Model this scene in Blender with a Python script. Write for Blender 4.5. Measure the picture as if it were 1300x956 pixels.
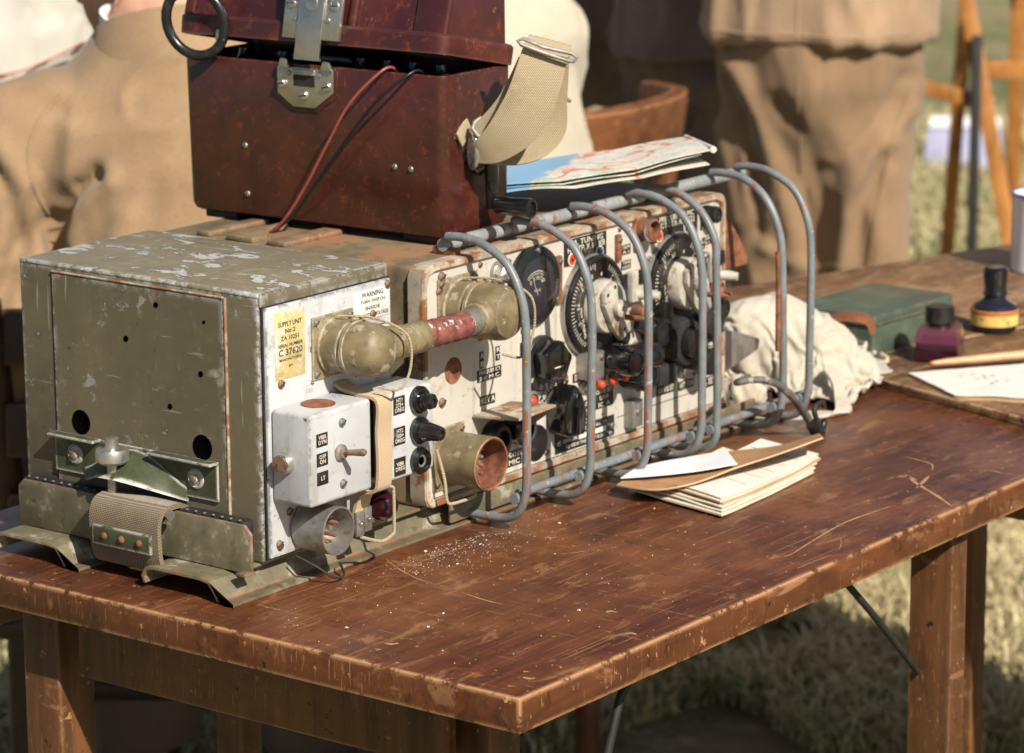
import bpy, bmesh, math, random
from mathutils import Vector, Matrix, noise
R = math.radians
random.seed(7)
for o in list(bpy.data.objects): bpy.data.objects.remove(o)
S = bpy.context.scene
COL = S.collection
TT = 0.75                                   # table top height; the desk things are laid out from z = 0 at the table top and lifted at the end

# ------------------------------------------------------------------ camera
CAM = Vector((-1.7993, -1.6055, 0.7284)); YAW, PIT, ROL, FPX = 0.6482, -0.2166, -0.0063, 4074.03
_d = Vector((math.cos(PIT)*math.cos(YAW), math.cos(PIT)*math.sin(YAW), math.sin(PIT)))
_r = Vector((math.sin(YAW), -math.cos(YAW), 0)); _u = _r.cross(_d)
_r, _u = math.cos(ROL)*_r + math.sin(ROL)*_u, -math.sin(ROL)*_r + math.cos(ROL)*_u
cd = bpy.data.cameras.new('camera'); cam = bpy.data.objects.new('camera', cd); COL.objects.link(cam)
m = Matrix((_r, _u, -_d)).transposed().to_4x4(); m.translation = CAM + Vector((0, 0, TT)); cam.matrix_world = m
cd.sensor_fit = 'HORIZONTAL'; cd.sensor_width = 36; cd.lens = FPX/1300*36
cd.shift_y = -(478-433)/1300; cd.clip_start = .05; cd.clip_end = 400
cd.dof.use_dof = True; cd.dof.focus_distance = 2.44; cd.dof.aperture_fstop = 10.5; cd.dof.aperture_blades = 8
S.camera = cam

# ------------------------------------------------------------------ light
TRAVEL = Vector((10, 24, -21)).normalized()
w = bpy.data.worlds.new('World'); S.world = w; w.use_nodes = True
nt = w.node_tree; bg = nt.nodes['Background']; sky = nt.nodes.new('ShaderNodeTexSky'); sky.sky_type = 'NISHITA'; sky.sun_disc = False
sky.sun_elevation = math.asin(-TRAVEL.z); sky.sun_rotation = math.atan2(-TRAVEL.x, -TRAVEL.y)
sky.air_density = 1.0; sky.dust_density = 1.6; sky.ozone_density = 1.0
nt.links.new(sky.outputs[0], bg.inputs[0]); bg.inputs[1].default_value = 0.05
sl = bpy.data.lights.new('sun', 'SUN'); sl.energy = 5.0; sl.angle = R(.53); sl.color = (1, .93, .82)
so = bpy.data.objects.new('sun', sl); COL.objects.link(so); so.rotation_euler = TRAVEL.to_track_quat('-Z', 'Y').to_euler(); so.location = (-3, -6, 8)
S.view_settings.view_transform = 'Standard'; S.view_settings.look = 'None'; S.view_settings.exposure = 0.46; S.view_settings.gamma = 1

# ------------------------------------------------------------------ pixels to points (direction only; the plane gives the distance)
def ray(x, y): return _d*FPX + _r*(x-650) + _u*(433-y)
def at(x, y, ax, val):
    v = ray(x, y); t = (val-CAM[ax])/v[ax]; return CAM + t*v
def atp(x, y, p, dn=0.0):                   # vertical plane through p facing the viewer, dn metres nearer
    v = ray(x, y); h = Vector((math.cos(YAW), math.sin(YAW), 0)); t = ((Vector(p)-CAM).dot(h)-dn)/v.dot(h); return CAM + t*v
def fx(x, y, yy=0.0): p = at(x, y, 1, yy); return p.x, p.z

# ------------------------------------------------------------------ materials
MATS = {}
class NT:
    def __init__(s, name):
        s.m = bpy.data.materials.new(name); s.m.use_nodes = True; s.t = s.m.node_tree; s.b = s.t.nodes['Principled BSDF']
        s.co = s.t.nodes.new('ShaderNodeTexCoord').outputs['Object']
    def n(s, typ, **k):
        q = s.t.nodes.new('ShaderNode'+typ)
        for a, v in k.items(): setattr(q, a, v)
        return q
    def l(s, a, b): s.t.links.new(a, b)
    def mapped(s, scale=(1, 1, 1), rot=(0, 0, 0)):
        q = s.n('Mapping'); q.inputs['Scale'].default_value = scale; q.inputs['Rotation'].default_value = rot; s.l(s.co, q.inputs[0]); return q.outputs[0]
    def noise(s, sc, det=4, rough=.6, co=None, dist=0):
        q = s.n('TexNoise'); q.inputs['Scale'].default_value = sc; q.inputs['Detail'].default_value = det; q.inputs['Roughness'].default_value = rough; q.inputs['Distortion'].default_value = dist
        s.l(co or s.co, q.inputs['Vector']); return q.outputs[0]
    def ramp(s, f, a, b):                  # smooth 0..1 between a and b
        q = s.n('MapRange'); q.interpolation_type = 'SMOOTHSTEP'; q.inputs[1].default_value = a; q.inputs[2].default_value = b; s.l(f, q.inputs[0]); return q.outputs[0]
    def mix(s, f, a, b):
        q = s.n('Mix', data_type='RGBA')
        if isinstance(f, (int, float)): q.inputs[0].default_value = f
        else: s.l(f, q.inputs[0])
        for i, v in ((6, a), (7, b)):
            if isinstance(v, tuple): q.inputs[i].default_value = (*v[:3], 1)
            else: s.l(v, q.inputs[i])
        return q.outputs[2]
    def math(s, op, a, b=0):
        q = s.n('Math', operation=op)
        for i, v in ((0, a), (1, b)):
            if isinstance(v, (int, float)): q.inputs[i].default_value = v
            else: s.l(v, q.inputs[i])
        return q.outputs[0]
    def edge(s, rad, lo=.02, hi=.25):      # worn edges from the real geometry
        b = s.n('Bevel', samples=4); b.inputs[0].default_value = rad; g = s.n('NewGeometry'); d = s.n('VectorMath', operation='DOT_PRODUCT')
        s.l(b.outputs[0], d.inputs[0]); s.l(g.outputs['Normal'], d.inputs[1]); return s.ramp(s.math('SUBTRACT', 1, d.outputs['Value']), lo, hi)
    def bump(s, h, st, dist=.002):
        q = s.n('Bump'); q.inputs['Strength'].default_value = st; q.inputs['Distance'].default_value = dist; s.l(h, q.inputs['Height']); s.l(q.outputs[0], s.b.inputs['Normal'])
    def done(s, col, rough, metal=0.0):
        for v, i in ((col, 'Base Color'), (rough, 'Roughness'), (metal, 'Metallic')):
            if isinstance(v, (int, float)): s.b.inputs[i].default_value = v
            elif isinstance(v, tuple): s.b.inputs[i].default_value = (*v, 1)
            else: s.l(v, s.b.inputs[i])
        MATS[s.m.name] = s.m; return s.m
def plain(name, col, rough=.5, metal=0., var=.25, sc=60, bump=.15, dirt=None, dthr=(.55, .72), dsc=18, edge=None, erad=.002, coat=0, ethr=(.42, .6)):
    s = NT(name); n1 = s.noise(sc, 5); c = s.mix(s.ramp(n1, .3, .7), tuple(x*(1-var) for x in col), tuple(min(1, x*(1+var*.6)) for x in col))
    if dirt:
        c = s.mix(s.ramp(s.noise(dsc, 8, .68), *dthr), c, dirt)
    if edge:
        e = s.math('MULTIPLY', s.edge(erad*1.3, .006, .09), s.ramp(s.noise(75, 5, .7), *ethr)); c = s.mix(e, c, edge)
    c = s.mix(s.math('MULTIPLY', s.ramp(s.noise(sc*2.7, 3, .7), .58, .68), min(.6, var*2)), c, tuple(x*.45 for x in col))
    if bump: s.bump(n1, bump, .0006)
    if coat: s.b.inputs['Coat Weight'].default_value = coat; s.b.inputs['Coat Roughness'].default_value = .15
    r = s.n('MapRange'); r.inputs[3].default_value = max(.05, rough-.1); r.inputs[4].default_value = min(1, rough+.12); s.l(s.noise(sc*.4, 5), r.inputs[0])
    return s.done(c, r.outputs[0], metal)

def m_olive(name, base, chipc, thr, edge_amt=1.0):
    s = NT(name)
    c = s.mix(s.ramp(s.noise(9, 6), .35, .7), tuple(x*.86 for x in base), tuple(x*1.14 for x in base))
    c = s.mix(s.math('MULTIPLY', s.ramp(s.noise(26, 8, .75), .54, .68), .4), c, tuple(x*1.6 for x in base)); c = s.mix(s.math('MULTIPLY', s.ramp(s.noise(19, 8, .75), .54, .66), .35), c, tuple(x*.55 for x in base))
    n1 = s.noise(1, 9, .70, s.mapped((38, 22, 34), (.3, .2, .4)), .5); zone = s.ramp(s.noise(13, 3), .42, .62)
    n2 = s.noise(1, 8, .72, s.mapped((150, 70, 95), (.2, .5, .1)), .3)
    small = s.math('MULTIPLY', s.ramp(n2, .585, .625), zone); chip = s.ramp(n1, thr, thr+.022)
    c = s.mix(s.math('MULTIPLY', s.ramp(n1, thr-.03, thr), .8), c, tuple(x*.55 for x in base)); c = s.mix(chip, c, chipc); c = s.mix(s.math('MULTIPLY', small, .75), c, tuple(x*.9 for x in chipc))
    for sc_, ro, th in (((300, 18, 30), (.9, .3, 1.0), .66), ((26, 16, 330), (.5, .2, .3), .69), ((30, 240, 14), (.2, .6, .1), .69)):
        c = s.mix(s.math('MULTIPLY', s.ramp(s.noise(1, 3, .5, s.mapped(sc_, ro)), th, th+.05), .5), c, (.40, .36, .28))
    c = s.mix(s.ramp(s.noise(120, 6, .75), .645, .69), c, (.04, .033, .022))
    e = s.math('MULTIPLY', s.edge(.0085, .004, .05), s.ramp(s.noise(58, 8, .8), .47, .53)); c = s.mix(s.math('MULTIPLY', e, edge_amt), c, chipc)
    h = s.math('SUBTRACT', s.noise(90, 4), s.math('MULTIPLY', chip, .8)); s.bump(h, .25, .0007)
    return s.done(c, s.math('ADD', .40, s.math('MULTIPLY', s.noise(30, 4), .28)))
m_olive('olive', (.128, .108, .068), (.36, .35, .33), .64)
m_olive('olive_top', (.128, .108, .068), (.38, .38, .38), .645)
m_olive('olive_lit', (.205, .175, .115), (.42, .42, .42), .56)  # paler olive holds the light falling on the top; chips are wear
plain('olive_plain', (.20, .158, .085), .5, 0, .35, 45, .2, (.36, .31, .23), (.56, .63), 60, (.42, .37, .28), .0025)
plain('green_dark', (.055, .065, .034), .38, 0, .3, 60, .1, (.14, .13, .09), (.6, .7), 60, (.55, .53, .48), .0028, 0, (.35, .5))
plain('carrier', (.15, .13, .08), .45, 0, .3, 40, .12, (.30, .28, .22), (.545, .64), 40, (.24, .115, .06), .004)
s = NT('panel_white')                       # off-white stove enamel with grime, chips and dents
c = s.mix(s.ramp(s.noise(14, 6), .3, .7), (.41, .42, .43), (.52, .53, .535)); c = s.mix(s.math('MULTIPLY', s.ramp(s.noise(44, 8, .78), .55, .65), .6), c, (.28, .26, .23)); c = s.mix(s.math('MULTIPLY', s.ramp(s.noise(1, 5, .6, s.mapped((60, 60, 9))), .55, .68), .5), c, (.27, .25, .21))
c = s.mix(s.math('MULTIPLY', s.edge(.005, .006, .08), s.ramp(s.noise(60, 6, .75), .46, .55)), c, (.07, .06, .05)); c = s.mix(s.ramp(s.noise(95, 5, .7), .64, .68), c, (.12, .085, .055))
s.bump(s.noise(40, 5), .12, .001); s.done(c, .42)
s = NT('panel_cream')
c = s.mix(s.ramp(s.noise(10, 6), .3, .7), (.455, .425, .365), (.56, .53, .46)); c = s.mix(s.math('MULTIPLY', s.ramp(s.noise(44, 8, .78), .55, .65), .55), c, (.32, .27, .20)); c = s.mix(s.math('MULTIPLY', s.ramp(s.noise(1, 5, .6, s.mapped((70, 70, 8))), .55, .68), .5), c, (.29, .24, .175))
c = s.mix(s.ramp(s.noise(85, 6, .75), .635, .68), c, (.17, .085, .045)); s.bump(s.noise(50, 5), .1, .001); s.done(c, .45)
plain('frame_rust', (.42, .36, .27), .55, 0, .35, 40, .2, (.22, .10, .05), (.49, .58), 38, (.27, .11, .05), .004)
plain('radio_case', (.17, .135, .08), .6, 0, .35, 25, .3, (.26, .14, .075), (.47, .60), 14, (.36, .17, .08), .004)
plain('rust', (.25, .095, .045), .75, .1, .5, 90, .5, (.12, .05, .03), (.5, .65), 60)
plain('rust_tape', (.20, .065, .05), .7, 0, .5, 120, .6, (.50, .46, .42), (.56, .62), 70)
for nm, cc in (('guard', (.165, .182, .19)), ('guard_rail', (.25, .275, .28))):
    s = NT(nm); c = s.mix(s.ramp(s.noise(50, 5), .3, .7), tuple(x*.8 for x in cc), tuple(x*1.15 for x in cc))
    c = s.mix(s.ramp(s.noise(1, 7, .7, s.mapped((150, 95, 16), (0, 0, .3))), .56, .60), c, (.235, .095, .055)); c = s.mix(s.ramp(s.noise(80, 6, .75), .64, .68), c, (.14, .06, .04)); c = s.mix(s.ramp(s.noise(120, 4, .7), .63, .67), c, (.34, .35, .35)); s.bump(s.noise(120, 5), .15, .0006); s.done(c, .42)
plain('black', (.016, .015, .015), .28, 0, .4, 60, .1, (.07, .065, .06), (.58, .75), 60)
plain('black_gloss', (.008, .008, .008), .12, 0, .3, 60, .05, (.03, .03, .03), (.6, .75), 60, None, .002, .6)
plain('black_matt', (.02, .019, .018), .6, 0, .4, 60, .2)
s = NT('hole_shade'); s.done((.0025, .0022, .002), .95); s.b.inputs['Specular IOR Level'].default_value = 0  # near-black without gloss, paints the dark inside of the holes
plain('label_black', (.022, .02, .02), .4, 0, .4, 60, .05, (.12, .11, .10), (.6, .7), 80)
plain('letter', (.62, .58, .46), .5, 0, .2, 200, 0)
plain('letter_dark', (.05, .04, .03), .6, 0, .3, 200, 0)
plain('yellow_label', (.58, .46, .20), .55, 0, .2, 40, .05, (.60, .57, .48), (.50, .60), 45)
plain('white_label', (.66, .65, .60), .5, 0, .1, 40, .05, (.42, .40, .35), (.58, .7), 50)
plain('steel', (.56, .54, .50), .30, .85, .25, 60, .1, (.25, .2, .15), (.62, .74), 50)
plain('steel_dull', (.36, .34, .31), .45, .7, .3, 60, .2, (.22, .13, .08), (.56, .7), 60)
plain('nickel', (.60, .57, .50), .28, .9, .12, 40, .04, (.34, .28, .2), (.62, .75), 30)
plain('buckle_metal', (.34, .32, .29), .55, .35, .3, 60, .2, (.2, .15, .1), (.56, .7), 60)
plain('screw', (.33, .25, .18), .5, .5, .4, 150, .3, (.22, .08, .04), (.48, .6), 150)
plain('red_paint', (.60, .055, .02), .35, 0, .15, 90, .05, (.3, .1, .06), (.6, .7), 120)
plain('blue_paint', (.03, .06, .17), .4, 0, .2, 90, .05)
plain('cream_knob', (.44, .41, .34), .4, 0, .25, 60, .1, (.20, .12, .07), (.55, .63), 50)
s = NT('bakelite')
c = s.mix(s.ramp(s.noise(16, 7, .65), .35, .72), (.040, .010, .007), (.085, .019, .011)); c = s.mix(s.ramp(s.noise(115, 7, .78, None, .5), .53, .68), c, (.150, .032, .013))
c = s.mix(s.math('MULTIPLY', s.ramp(s.noise(1, 6, .75, s.mapped((150, 90, 60), (.4, .1, .3))), .66, .70), .6), c, (.36, .20, .13)); c = s.mix(s.math('MULTIPLY', s.ramp(s.noise(70, 8, .82), .635, .69), .8), c, (.26, .085, .03)); c = s.mix(s.math('MULTIPLY', s.edge(.004, .02, .2), s.ramp(s.noise(90, 5, .7), .46, .58)), c, (.22, .07, .02))
s.bump(s.noise(140, 5), .10, .0008); s.b.inputs['Coat Weight'].default_value = .45; s.b.inputs['Coat Roughness'].default_value = .14
s.done(c, s.math('ADD', .22, s.math('MULTIPLY', s.noise(30, 5), .3)))
s = NT('bakelite_lid')
c = s.mix(s.ramp(s.noise(16, 7, .65), .35, .72), (.045, .010, .011), (.090, .019, .016)); c = s.mix(s.ramp(s.noise(60, 7, .75, None, .5), .54, .68), c, (.17, .040, .012))
c = s.mix(s.ramp(s.noise(45, 8, .78), .62, .68), c, (.38, .15, .05)); c = s.mix(s.math('MULTIPLY', s.edge(.004, .02, .2), .4), c, (.26, .12, .12))
s.bump(s.noise(140, 5), .10, .0008); s.b.inputs['Coat Weight'].default_value = .3; s.b.inputs['Coat Roughness'].default_value = .18
s.done(c, s.math('ADD', .2, s.math('MULTIPLY', s.noise(30, 5), .3)))
def m_wood_top(name, dark, mid, light, bare, grain=(3, 30, 30), rough=.30, thr=.60, coat=.25, ew=1.0):
    s = NT(name)
    g = s.noise(1, 7, .6, s.mapped(grain), 1.2); big = s.noise(5.5, 6, .6)
    c = s.mix(s.ramp(g, .3, .72), dark, mid); c = s.mix(s.ramp(big, .42, .72), c, light)
    c = s.mix(s.math('MULTIPLY', s.ramp(s.noise(6, 7, .65), .52, .70), .5), c, tuple(x*.4 for x in dark))
    w1 = s.noise(1, 8, .72, s.mapped((16, 46, 30), (0, 0, .5)), .5); c = s.mix(s.math('MULTIPLY', s.ramp(w1, thr-.07, thr+.03), .5), c, tuple((x+y)/2 for x, y in zip(light, bare)))
    w2 = s.noise(1, 8, .75, s.mapped((70, 34, 30), (0, 0, -.3)), .3); c = s.mix(s.math('MULTIPLY', s.ramp(w2, thr-.04, thr+.03), .55), c, tuple(x*.3 for x in dark))
    for sc_, ro, th in (((9, 520, 50), .35, .655), ((7, 460, 50), 1.15, .66), ((420, 8, 50), .2, .67), ((480, 14, 50), -.5, .67)):
        c = s.mix(s.math('MULTIPLY', s.ramp(s.noise(1, 2, .5, s.mapped(sc_, (0, 0, ro))), th-.01, th+.04), s.math('MULTIPLY', s.ramp(s.noise(6+sc_[0]*.2, 4), .40, .58), .7)), c, tuple((x*.55+y*.45) for x, y in zip(bare, mid)))
    c = s.mix(s.ramp(s.noise(90, 6, .75), .63, .66), c, bare); c = s.mix(s.ramp(s.noise(60, 5, .7), .65, .69), c, (.012, .007, .005))
    e = s.math('MULTIPLY', s.edge(.0058, .006, .045), s.ramp(s.noise(34, 8, .8), .43, .50)); c = s.mix(s.math('MULTIPLY', e, ew), c, tuple(min(1, x*1.3) for x in bare))
    s.bump(s.noise(1, 6, .6, s.mapped((20, 160, 160))), .18, .0008); s.b.inputs['Coat Weight'].default_value = coat*.45; s.b.inputs['Coat Roughness'].default_value = .3; s.b.inputs['Specular IOR Level'].default_value = .45
    return s.done(c, s.math('ADD', rough-.1, s.math('MULTIPLY', s.noise(9, 6, .7), .34)))
m_wood_top('varnish', (.052, .0155, .007), (.112, .0345, .0125), (.178, .062, .022), (.44, .245, .115), (5, 55, 40), .32, .62, .30)
m_wood_top('varnish_pale', (.11, .05, .022), (.23, .115, .05), (.32, .185, .09), (.46, .31, .175), (6, 26, 30), .38, .56, .1)
m_wood_top('wood_leg', (.06, .024, .010), (.15, .062, .022), (.20, .085, .03), (.33, .18, .08), (40, 40, 4), .4, .66, .05, .25)
m_wood_top('wood_orange', (.22, .085, .02), (.42, .17, .035), (.50, .22, .06), (.5, .3, .12), (30, 30, 5), .4, .7, .2, .3)
m_wood_top('wood_dark', (.012, .006, .004), (.03, .013, .007), (.04, .018, .009), (.1, .05, .025), (20, 20, 20), .4, .7, .1)
m_wood_top('wood_chair', (.065, .022, .010), (.17, .058, .020), (.24, .09, .032), (.4, .2, .1), (20, 20, 20), .35, .7, .2)
def m_weave(name, a, b, sc, st=.6, rough=.9, soil=(.25, .19, .11)):
    s = NT(name); w1 = s.n('TexWave', wave_type='BANDS', bands_direction='DIAGONAL'); w1.inputs['Scale'].default_value = sc; w1.inputs['Distortion'].default_value = 1.2; w1.inputs['Detail'].default_value = 2
    s.l(s.co, w1.inputs['Vector']); w2 = s.n('TexWave', wave_type='BANDS', bands_direction='Z'); w2.inputs['Scale'].default_value = sc; w2.inputs['Distortion'].default_value = 1.2; s.l(s.co, w2.inputs['Vector'])
    h = s.math('MULTIPLY', w1.outputs['Fac'], w2.outputs['Fac']); c = s.mix(s.ramp(h, .05, .6), a, b); c = s.mix(s.math('MULTIPLY', s.ramp(s.noise(22, 6, .65), .45, .7), .6), c, soil)
    s.bump(h, st, .0012); s.b.inputs['Sheen Weight'].default_value = .2; return s.done(c, rough)
m_weave('webbing', (.33, .255, .15), (.55, .45, .30), 250, .6)
m_weave('webbing_dark', (.13, .09, .05), (.29, .215, .125), 230, .6, .9, (.09, .065, .035))
m_weave('webbing_pale', (.42, .30, .17), (.60, .46, .29), 300, .4, .9, (.48, .33, .19))
def m_cloth(name, col, var=.22, sc=40, soil=None):
    s = NT(name); c = s.mix(s.ramp(s.noise(4, 6, .6), .3, .7), tuple(x*(1-var) for x in col), tuple(min(1, x*(1+var)) for x in col))
    c = s.mix(s.math('MULTIPLY', s.ramp(s.noise(300, 3), .4, .7), .25), c, tuple(x*.6 for x in col))
    if soil: c = s.mix(s.math('MULTIPLY', s.ramp(s.noise(24, 7, .7), .55, .68), .6), c, soil)
    s.bump(s.noise(sc*.45, 4, .5), .30, .006); s.b.inputs['Sheen Weight'].default_value = .15; return s.done(c, .92)
m_cloth('jacket_tan', (.295, .192, .105)); m_cloth('jacket_brown', (.35, .232, .14)); m_cloth('trousers_brown', (.24, .152, .082)); m_cloth('cream_cloth', (.50, .44, .34), .1)
m_cloth('dark_cloth', (.16, .115, .082)); m_cloth('dark_red_cloth', (.045, .013, .009)); m_cloth('canvas_bag', (.46, .415, .335), .14, 60, (.38, .29, .18)); m_cloth('white_cloth', (.50, .47, .41), .08); m_cloth('mauve_cloth', (.19, .14, .125))
plain('skin', (.50, .27, .18), .55, 0, .15, 30, .1); plain('hair', (.20, .175, .15), .7, 0, .4, 200, .5); plain('hair_brown', (.07, .045, .03), .7, 0, .4, 200, .5); plain('leather', (.03, .022, .018), .45, 0, .4, 50, .2)
plain('leather_brown', (.21, .075, .032), .45, 0, .25, 60, .2)
plain('paper', (.72, .69, .62), .8, 0, .05, 60, .03, (.62, .55, .43), (.56, .72), 30)
plain('paper_white', (.74, .75, .77), .8, 0, .04, 60, .03)
plain('paper_cream', (.68, .60, .44), .8, 0, .08, 60, .03, (.5, .4, .25), (.6, .75), 30)
plain('kraft', (.40, .215, .10), .75, 0, .15, 60, .05, (.20, .10, .045), (.55, .72), 25, (.60, .45, .28), .002, 0, (.2, .4))
plain('tab_green', (.05, .32, .06), .6, 0, .1, 60, 0)
plain('pencil_line', (.40, .40, .42), .8, 0, .1, 60, 0)
plain('ink_stroke', (.62, .30, .38), .8, 0, .1, 60, 0)
plain('tin_green', (.072, .100, .072), .38, 0, .25, 30, .1, (.11, .14, .10), (.56, .7), 30, (.27, .14, .08), .002)
plain('enamel_white', (.72, .73, .76), .18, 0, .05, 30, .02); plain('enamel_blue', (.05, .06, .30), .25, 0, .1, 30, .02)
plain('pen_wood', (.55, .31, .16), .45, 0, .15, 80, .1, (.6, .2, .15), (.62, .7), 60)
plain('ink_label', (.66, .47, .13), .5, 0, .15, 80, .0, (.10, .06, .04), (.60, .64), 190); plain('ink_label_red', (.55, .10, .03), .5, 0, .15, 80, 0)
plain('wire_red', (.27, .062, .045), .4, 0, .15, 80, .05); plain('wire_black', (.010, .011, .013), .35, 0, .3, 80, .05)
plain('crumb', (.80, .76, .70), .6, 0, .1, 400, 0); plain('scratch', (.42, .25, .13), .6, 0, .3, 200, .1, (.2, .09, .04), (.55, .65), 150); plain('straw', (.40, .31, .14), .85, 0, .3, 3, 0); plain('board_shade', (.36, .37, .52), .8, 0, .06, 8, .05)  # the bluish board colour stands for shade on a white surface
plain('lead_grey', (.11, .10, .09), .6, 0, .4, 80, .3, (.30, .27, .22), (.55, .62), 60)
plain('meter_face', (.018, .022, .04), .35, 0, .2, 30, 0)
def glass(name, col, rough=.02, tr=1.0):
    s = NT(name); s.b.inputs['Transmission Weight'].default_value = tr; s.b.inputs['IOR'].default_value = 1.45; return s.done(col, rough)
s = NT('thin_glass'); tb = s.n('BsdfTransparent'); gl = s.n('BsdfGlossy'); gl.inputs['Roughness'].default_value = .06; lw = s.n('LayerWeight'); fr = s.math('ADD', .05, s.math('MULTIPLY', s.math('POWER', lw.outputs['Facing'], 4), .75)); mxs = s.n('MixShader'); s.l(fr, mxs.inputs[0]); s.l(tb.outputs[0], mxs.inputs[1]); s.l(gl.outputs[0], mxs.inputs[2]); s.l(mxs.outputs[0], s.t.nodes['Material Output'].inputs['Surface']); MATS['thin_glass'] = s.m
glass('glass', (.96, .97, .98)); glass('ink_purple', (.035, .004, .014), .05, .2); glass('ink_dark', (.02, .02, .03), .05, .2); glass('jewel', (.045, .008, .012), .15, .4); s = NT('ink_film'); s.done((.16, .025, .06), .12); s.b.inputs['Alpha'].default_value = .6
s = NT('grass_ground'); c = s.mix(s.ramp(s.noise(2.2, 8, .7), .35, .65), (.38, .30, .155), (.17, .19, .06)); c = s.mix(s.ramp(s.noise(18, 8, .7), .5, .68), c, (.50, .41, .24)); c = s.mix(s.ramp(s.noise(38, 6, .7), .58, .68), c, (.09, .08, .035)); s.bump(s.noise(30, 8, .7), 1, .04); s.done(c, .95)
s = NT('grass_blade'); c = s.mix(s.ramp(s.noise(2.2, 8, .7), .38, .62), (.50, .41, .22), (.17, .23, .06)); s.done(s.mix(s.ramp(s.noise(60, 2), .4, .6), c, (.55, .46, .27)), .8)
# printed map: pale land, green woods, red and orange roads, a blue sea along one edge
s = NT('map_print'); v = s.n('TexVoronoi', feature='DISTANCE_TO_EDGE'); v.inputs['Scale'].default_value = 10; wob = s.n('VectorMath', operation='ADD'); nz = s.n('TexNoise'); nz.inputs['Scale'].default_value = 30; s.l(s.co, nz.inputs[0]); sc3 = s.n('VectorMath', operation='SCALE'); sc3.inputs['Scale'].default_value = .05
s.l(nz.outputs['Color'], sc3.inputs[0]); s.l(s.co, wob.inputs[0]); s.l(sc3.outputs[0], wob.inputs[1]); s.l(wob.outputs[0], v.inputs['Vector'])
c = s.mix(s.ramp(s.noise(30, 8, .75), .47, .62), (.70, .68, .60), (.42, .54, .42)); c = s.mix(s.ramp(s.noise(170, 5, .7), .56, .68), c, (.46, .46, .42)); c = s.mix(s.ramp(s.noise(75, 3, .6), .665, .70), c, (.70, .34, .10))
v2 = s.n('TexVoronoi', feature='DISTANCE_TO_EDGE'); v2.inputs['Scale'].default_value = 42; s.l(wob.outputs[0], v2.inputs['Vector']); c = s.mix(s.math('MULTIPLY', s.ramp(v2.outputs[0], .030, .012), .4), c, (.62, .30, .22))
c = s.mix(s.math('MULTIPLY', s.ramp(v.outputs[0], .024, .010), .8), c, (.66, .16, .07))
sx = s.n('SeparateXYZ'); s.l(wob.outputs[0], sx.inputs[0]); c = s.mix(s.ramp(s.math('SUBTRACT', sx.outputs[0], s.math('MULTIPLY', sx.outputs[1], .45)), .064, .058), c, (.24, .42, .60)); s.done(c, .6)
s = NT('camo_print'); c = s.mix(s.ramp(s.noise(24, 5), .45, .52), (.62, .52, .40), (.10, .085, .06)); s.done(c, .8)

# ------------------------------------------------------------------ mesh helpers
def finish(me, ang=35):
    me.validate()
    for p in me.polygons: p.use_smooth = True
    me.set_sharp_from_angle(angle=R(ang)); return me
def pydata(v, f, name='m', ang=35):
    me = bpy.data.meshes.new(name); me.from_pydata([tuple(q) for q in v], [], f); me.update()
    if len(f) < 20000:
        bm = bmesh.new(); bm.from_mesh(me); bmesh.ops.recalc_face_normals(bm, faces=bm.faces[:]); bm.to_mesh(me); bm.free()
    return finish(me, ang)
def join(*ms):
    bm = bmesh.new()
    for q in ms: bm.from_mesh(q)
    me = bpy.data.meshes.new('m'); bm.to_mesh(me); bm.free(); return finish(me)
def box(x0, x1, y0, y1, z0, z1, bev=0, seg=2):
    bm = bmesh.new(); bmesh.ops.create_cube(bm, size=1); bmesh.ops.scale(bm, vec=(x1-x0, y1-y0, z1-z0), verts=bm.verts); bmesh.ops.translate(bm, vec=((x0+x1)/2, (y0+y1)/2, (z0+z1)/2), verts=bm.verts)
    if bev: bmesh.ops.bevel(bm, geom=bm.edges[:], offset=bev, segments=seg, affect='EDGES', profile=.5)
    me = bpy.data.meshes.new('m'); bm.to_mesh(me); bm.free(); return finish(me)
def frame_of(ax):
    ax = Vector(ax).normalized(); a = Vector((0, 0, 1)) if abs(ax.z) < .9 else Vector((1, 0, 0)); e = a.cross(ax).normalized(); return e, ax.cross(e), ax
def lathe(prof, o=(0, 0, 0), ax=(0, -1, 0), n=28, knurl=0, caps=True):
    e, g, ax = frame_of(ax); o = Vector(o); v = []; f = []
    for r_, h in prof:
        for i in range(n):
            a = 2*math.pi*i/n; rr = r_*(1-knurl*(i % 2)) if knurl else r_
            v.append(o+ax*h+(e*math.cos(a)+g*math.sin(a))*rr)
    for k in range(len(prof)-1):
        for i in range(n): j = (i+1) % n; f.append((k*n+i, k*n+j, (k+1)*n+j, (k+1)*n+i))
    if caps: f.append(tuple(range(n))[::-1]); f.append(tuple((len(prof)-1)*n+i for i in range(n)))
    return pydata(v, f)
def tube(pts, r_, n=10, closed=False):
    pts = [Vector(p) for p in pts]; rs = r_ if isinstance(r_, (list, tuple)) else [r_]*len(pts); N = len(pts); v = []; f = []; e = None
    for i, p in enumerate(pts):
        t = (pts[(i+1) % N]-pts[i-1]) if closed or 0 < i < N-1 else (pts[1]-pts[0] if i == 0 else pts[-1]-pts[-2])
        t.normalize()
        if e is None: e = frame_of(t)[0]
        e = (e-t*e.dot(t)).normalized(); g = t.cross(e)
        for k in range(n): a = 2*math.pi*k/n; v.append(p+(e*math.cos(a)+g*math.sin(a))*rs[i])
    for i in range(N if closed else N-1):
        for k in range(n): a, b = i*n, ((i+1) % N)*n; j = (k+1) % n; f.append((a+k, a+j, b+j, b+k))
    if not closed: f.append(tuple(range(n))[::-1]); f.append(tuple((N-1)*n+k for k in range(n)))
    return pydata(v, f, ang=50)
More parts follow.
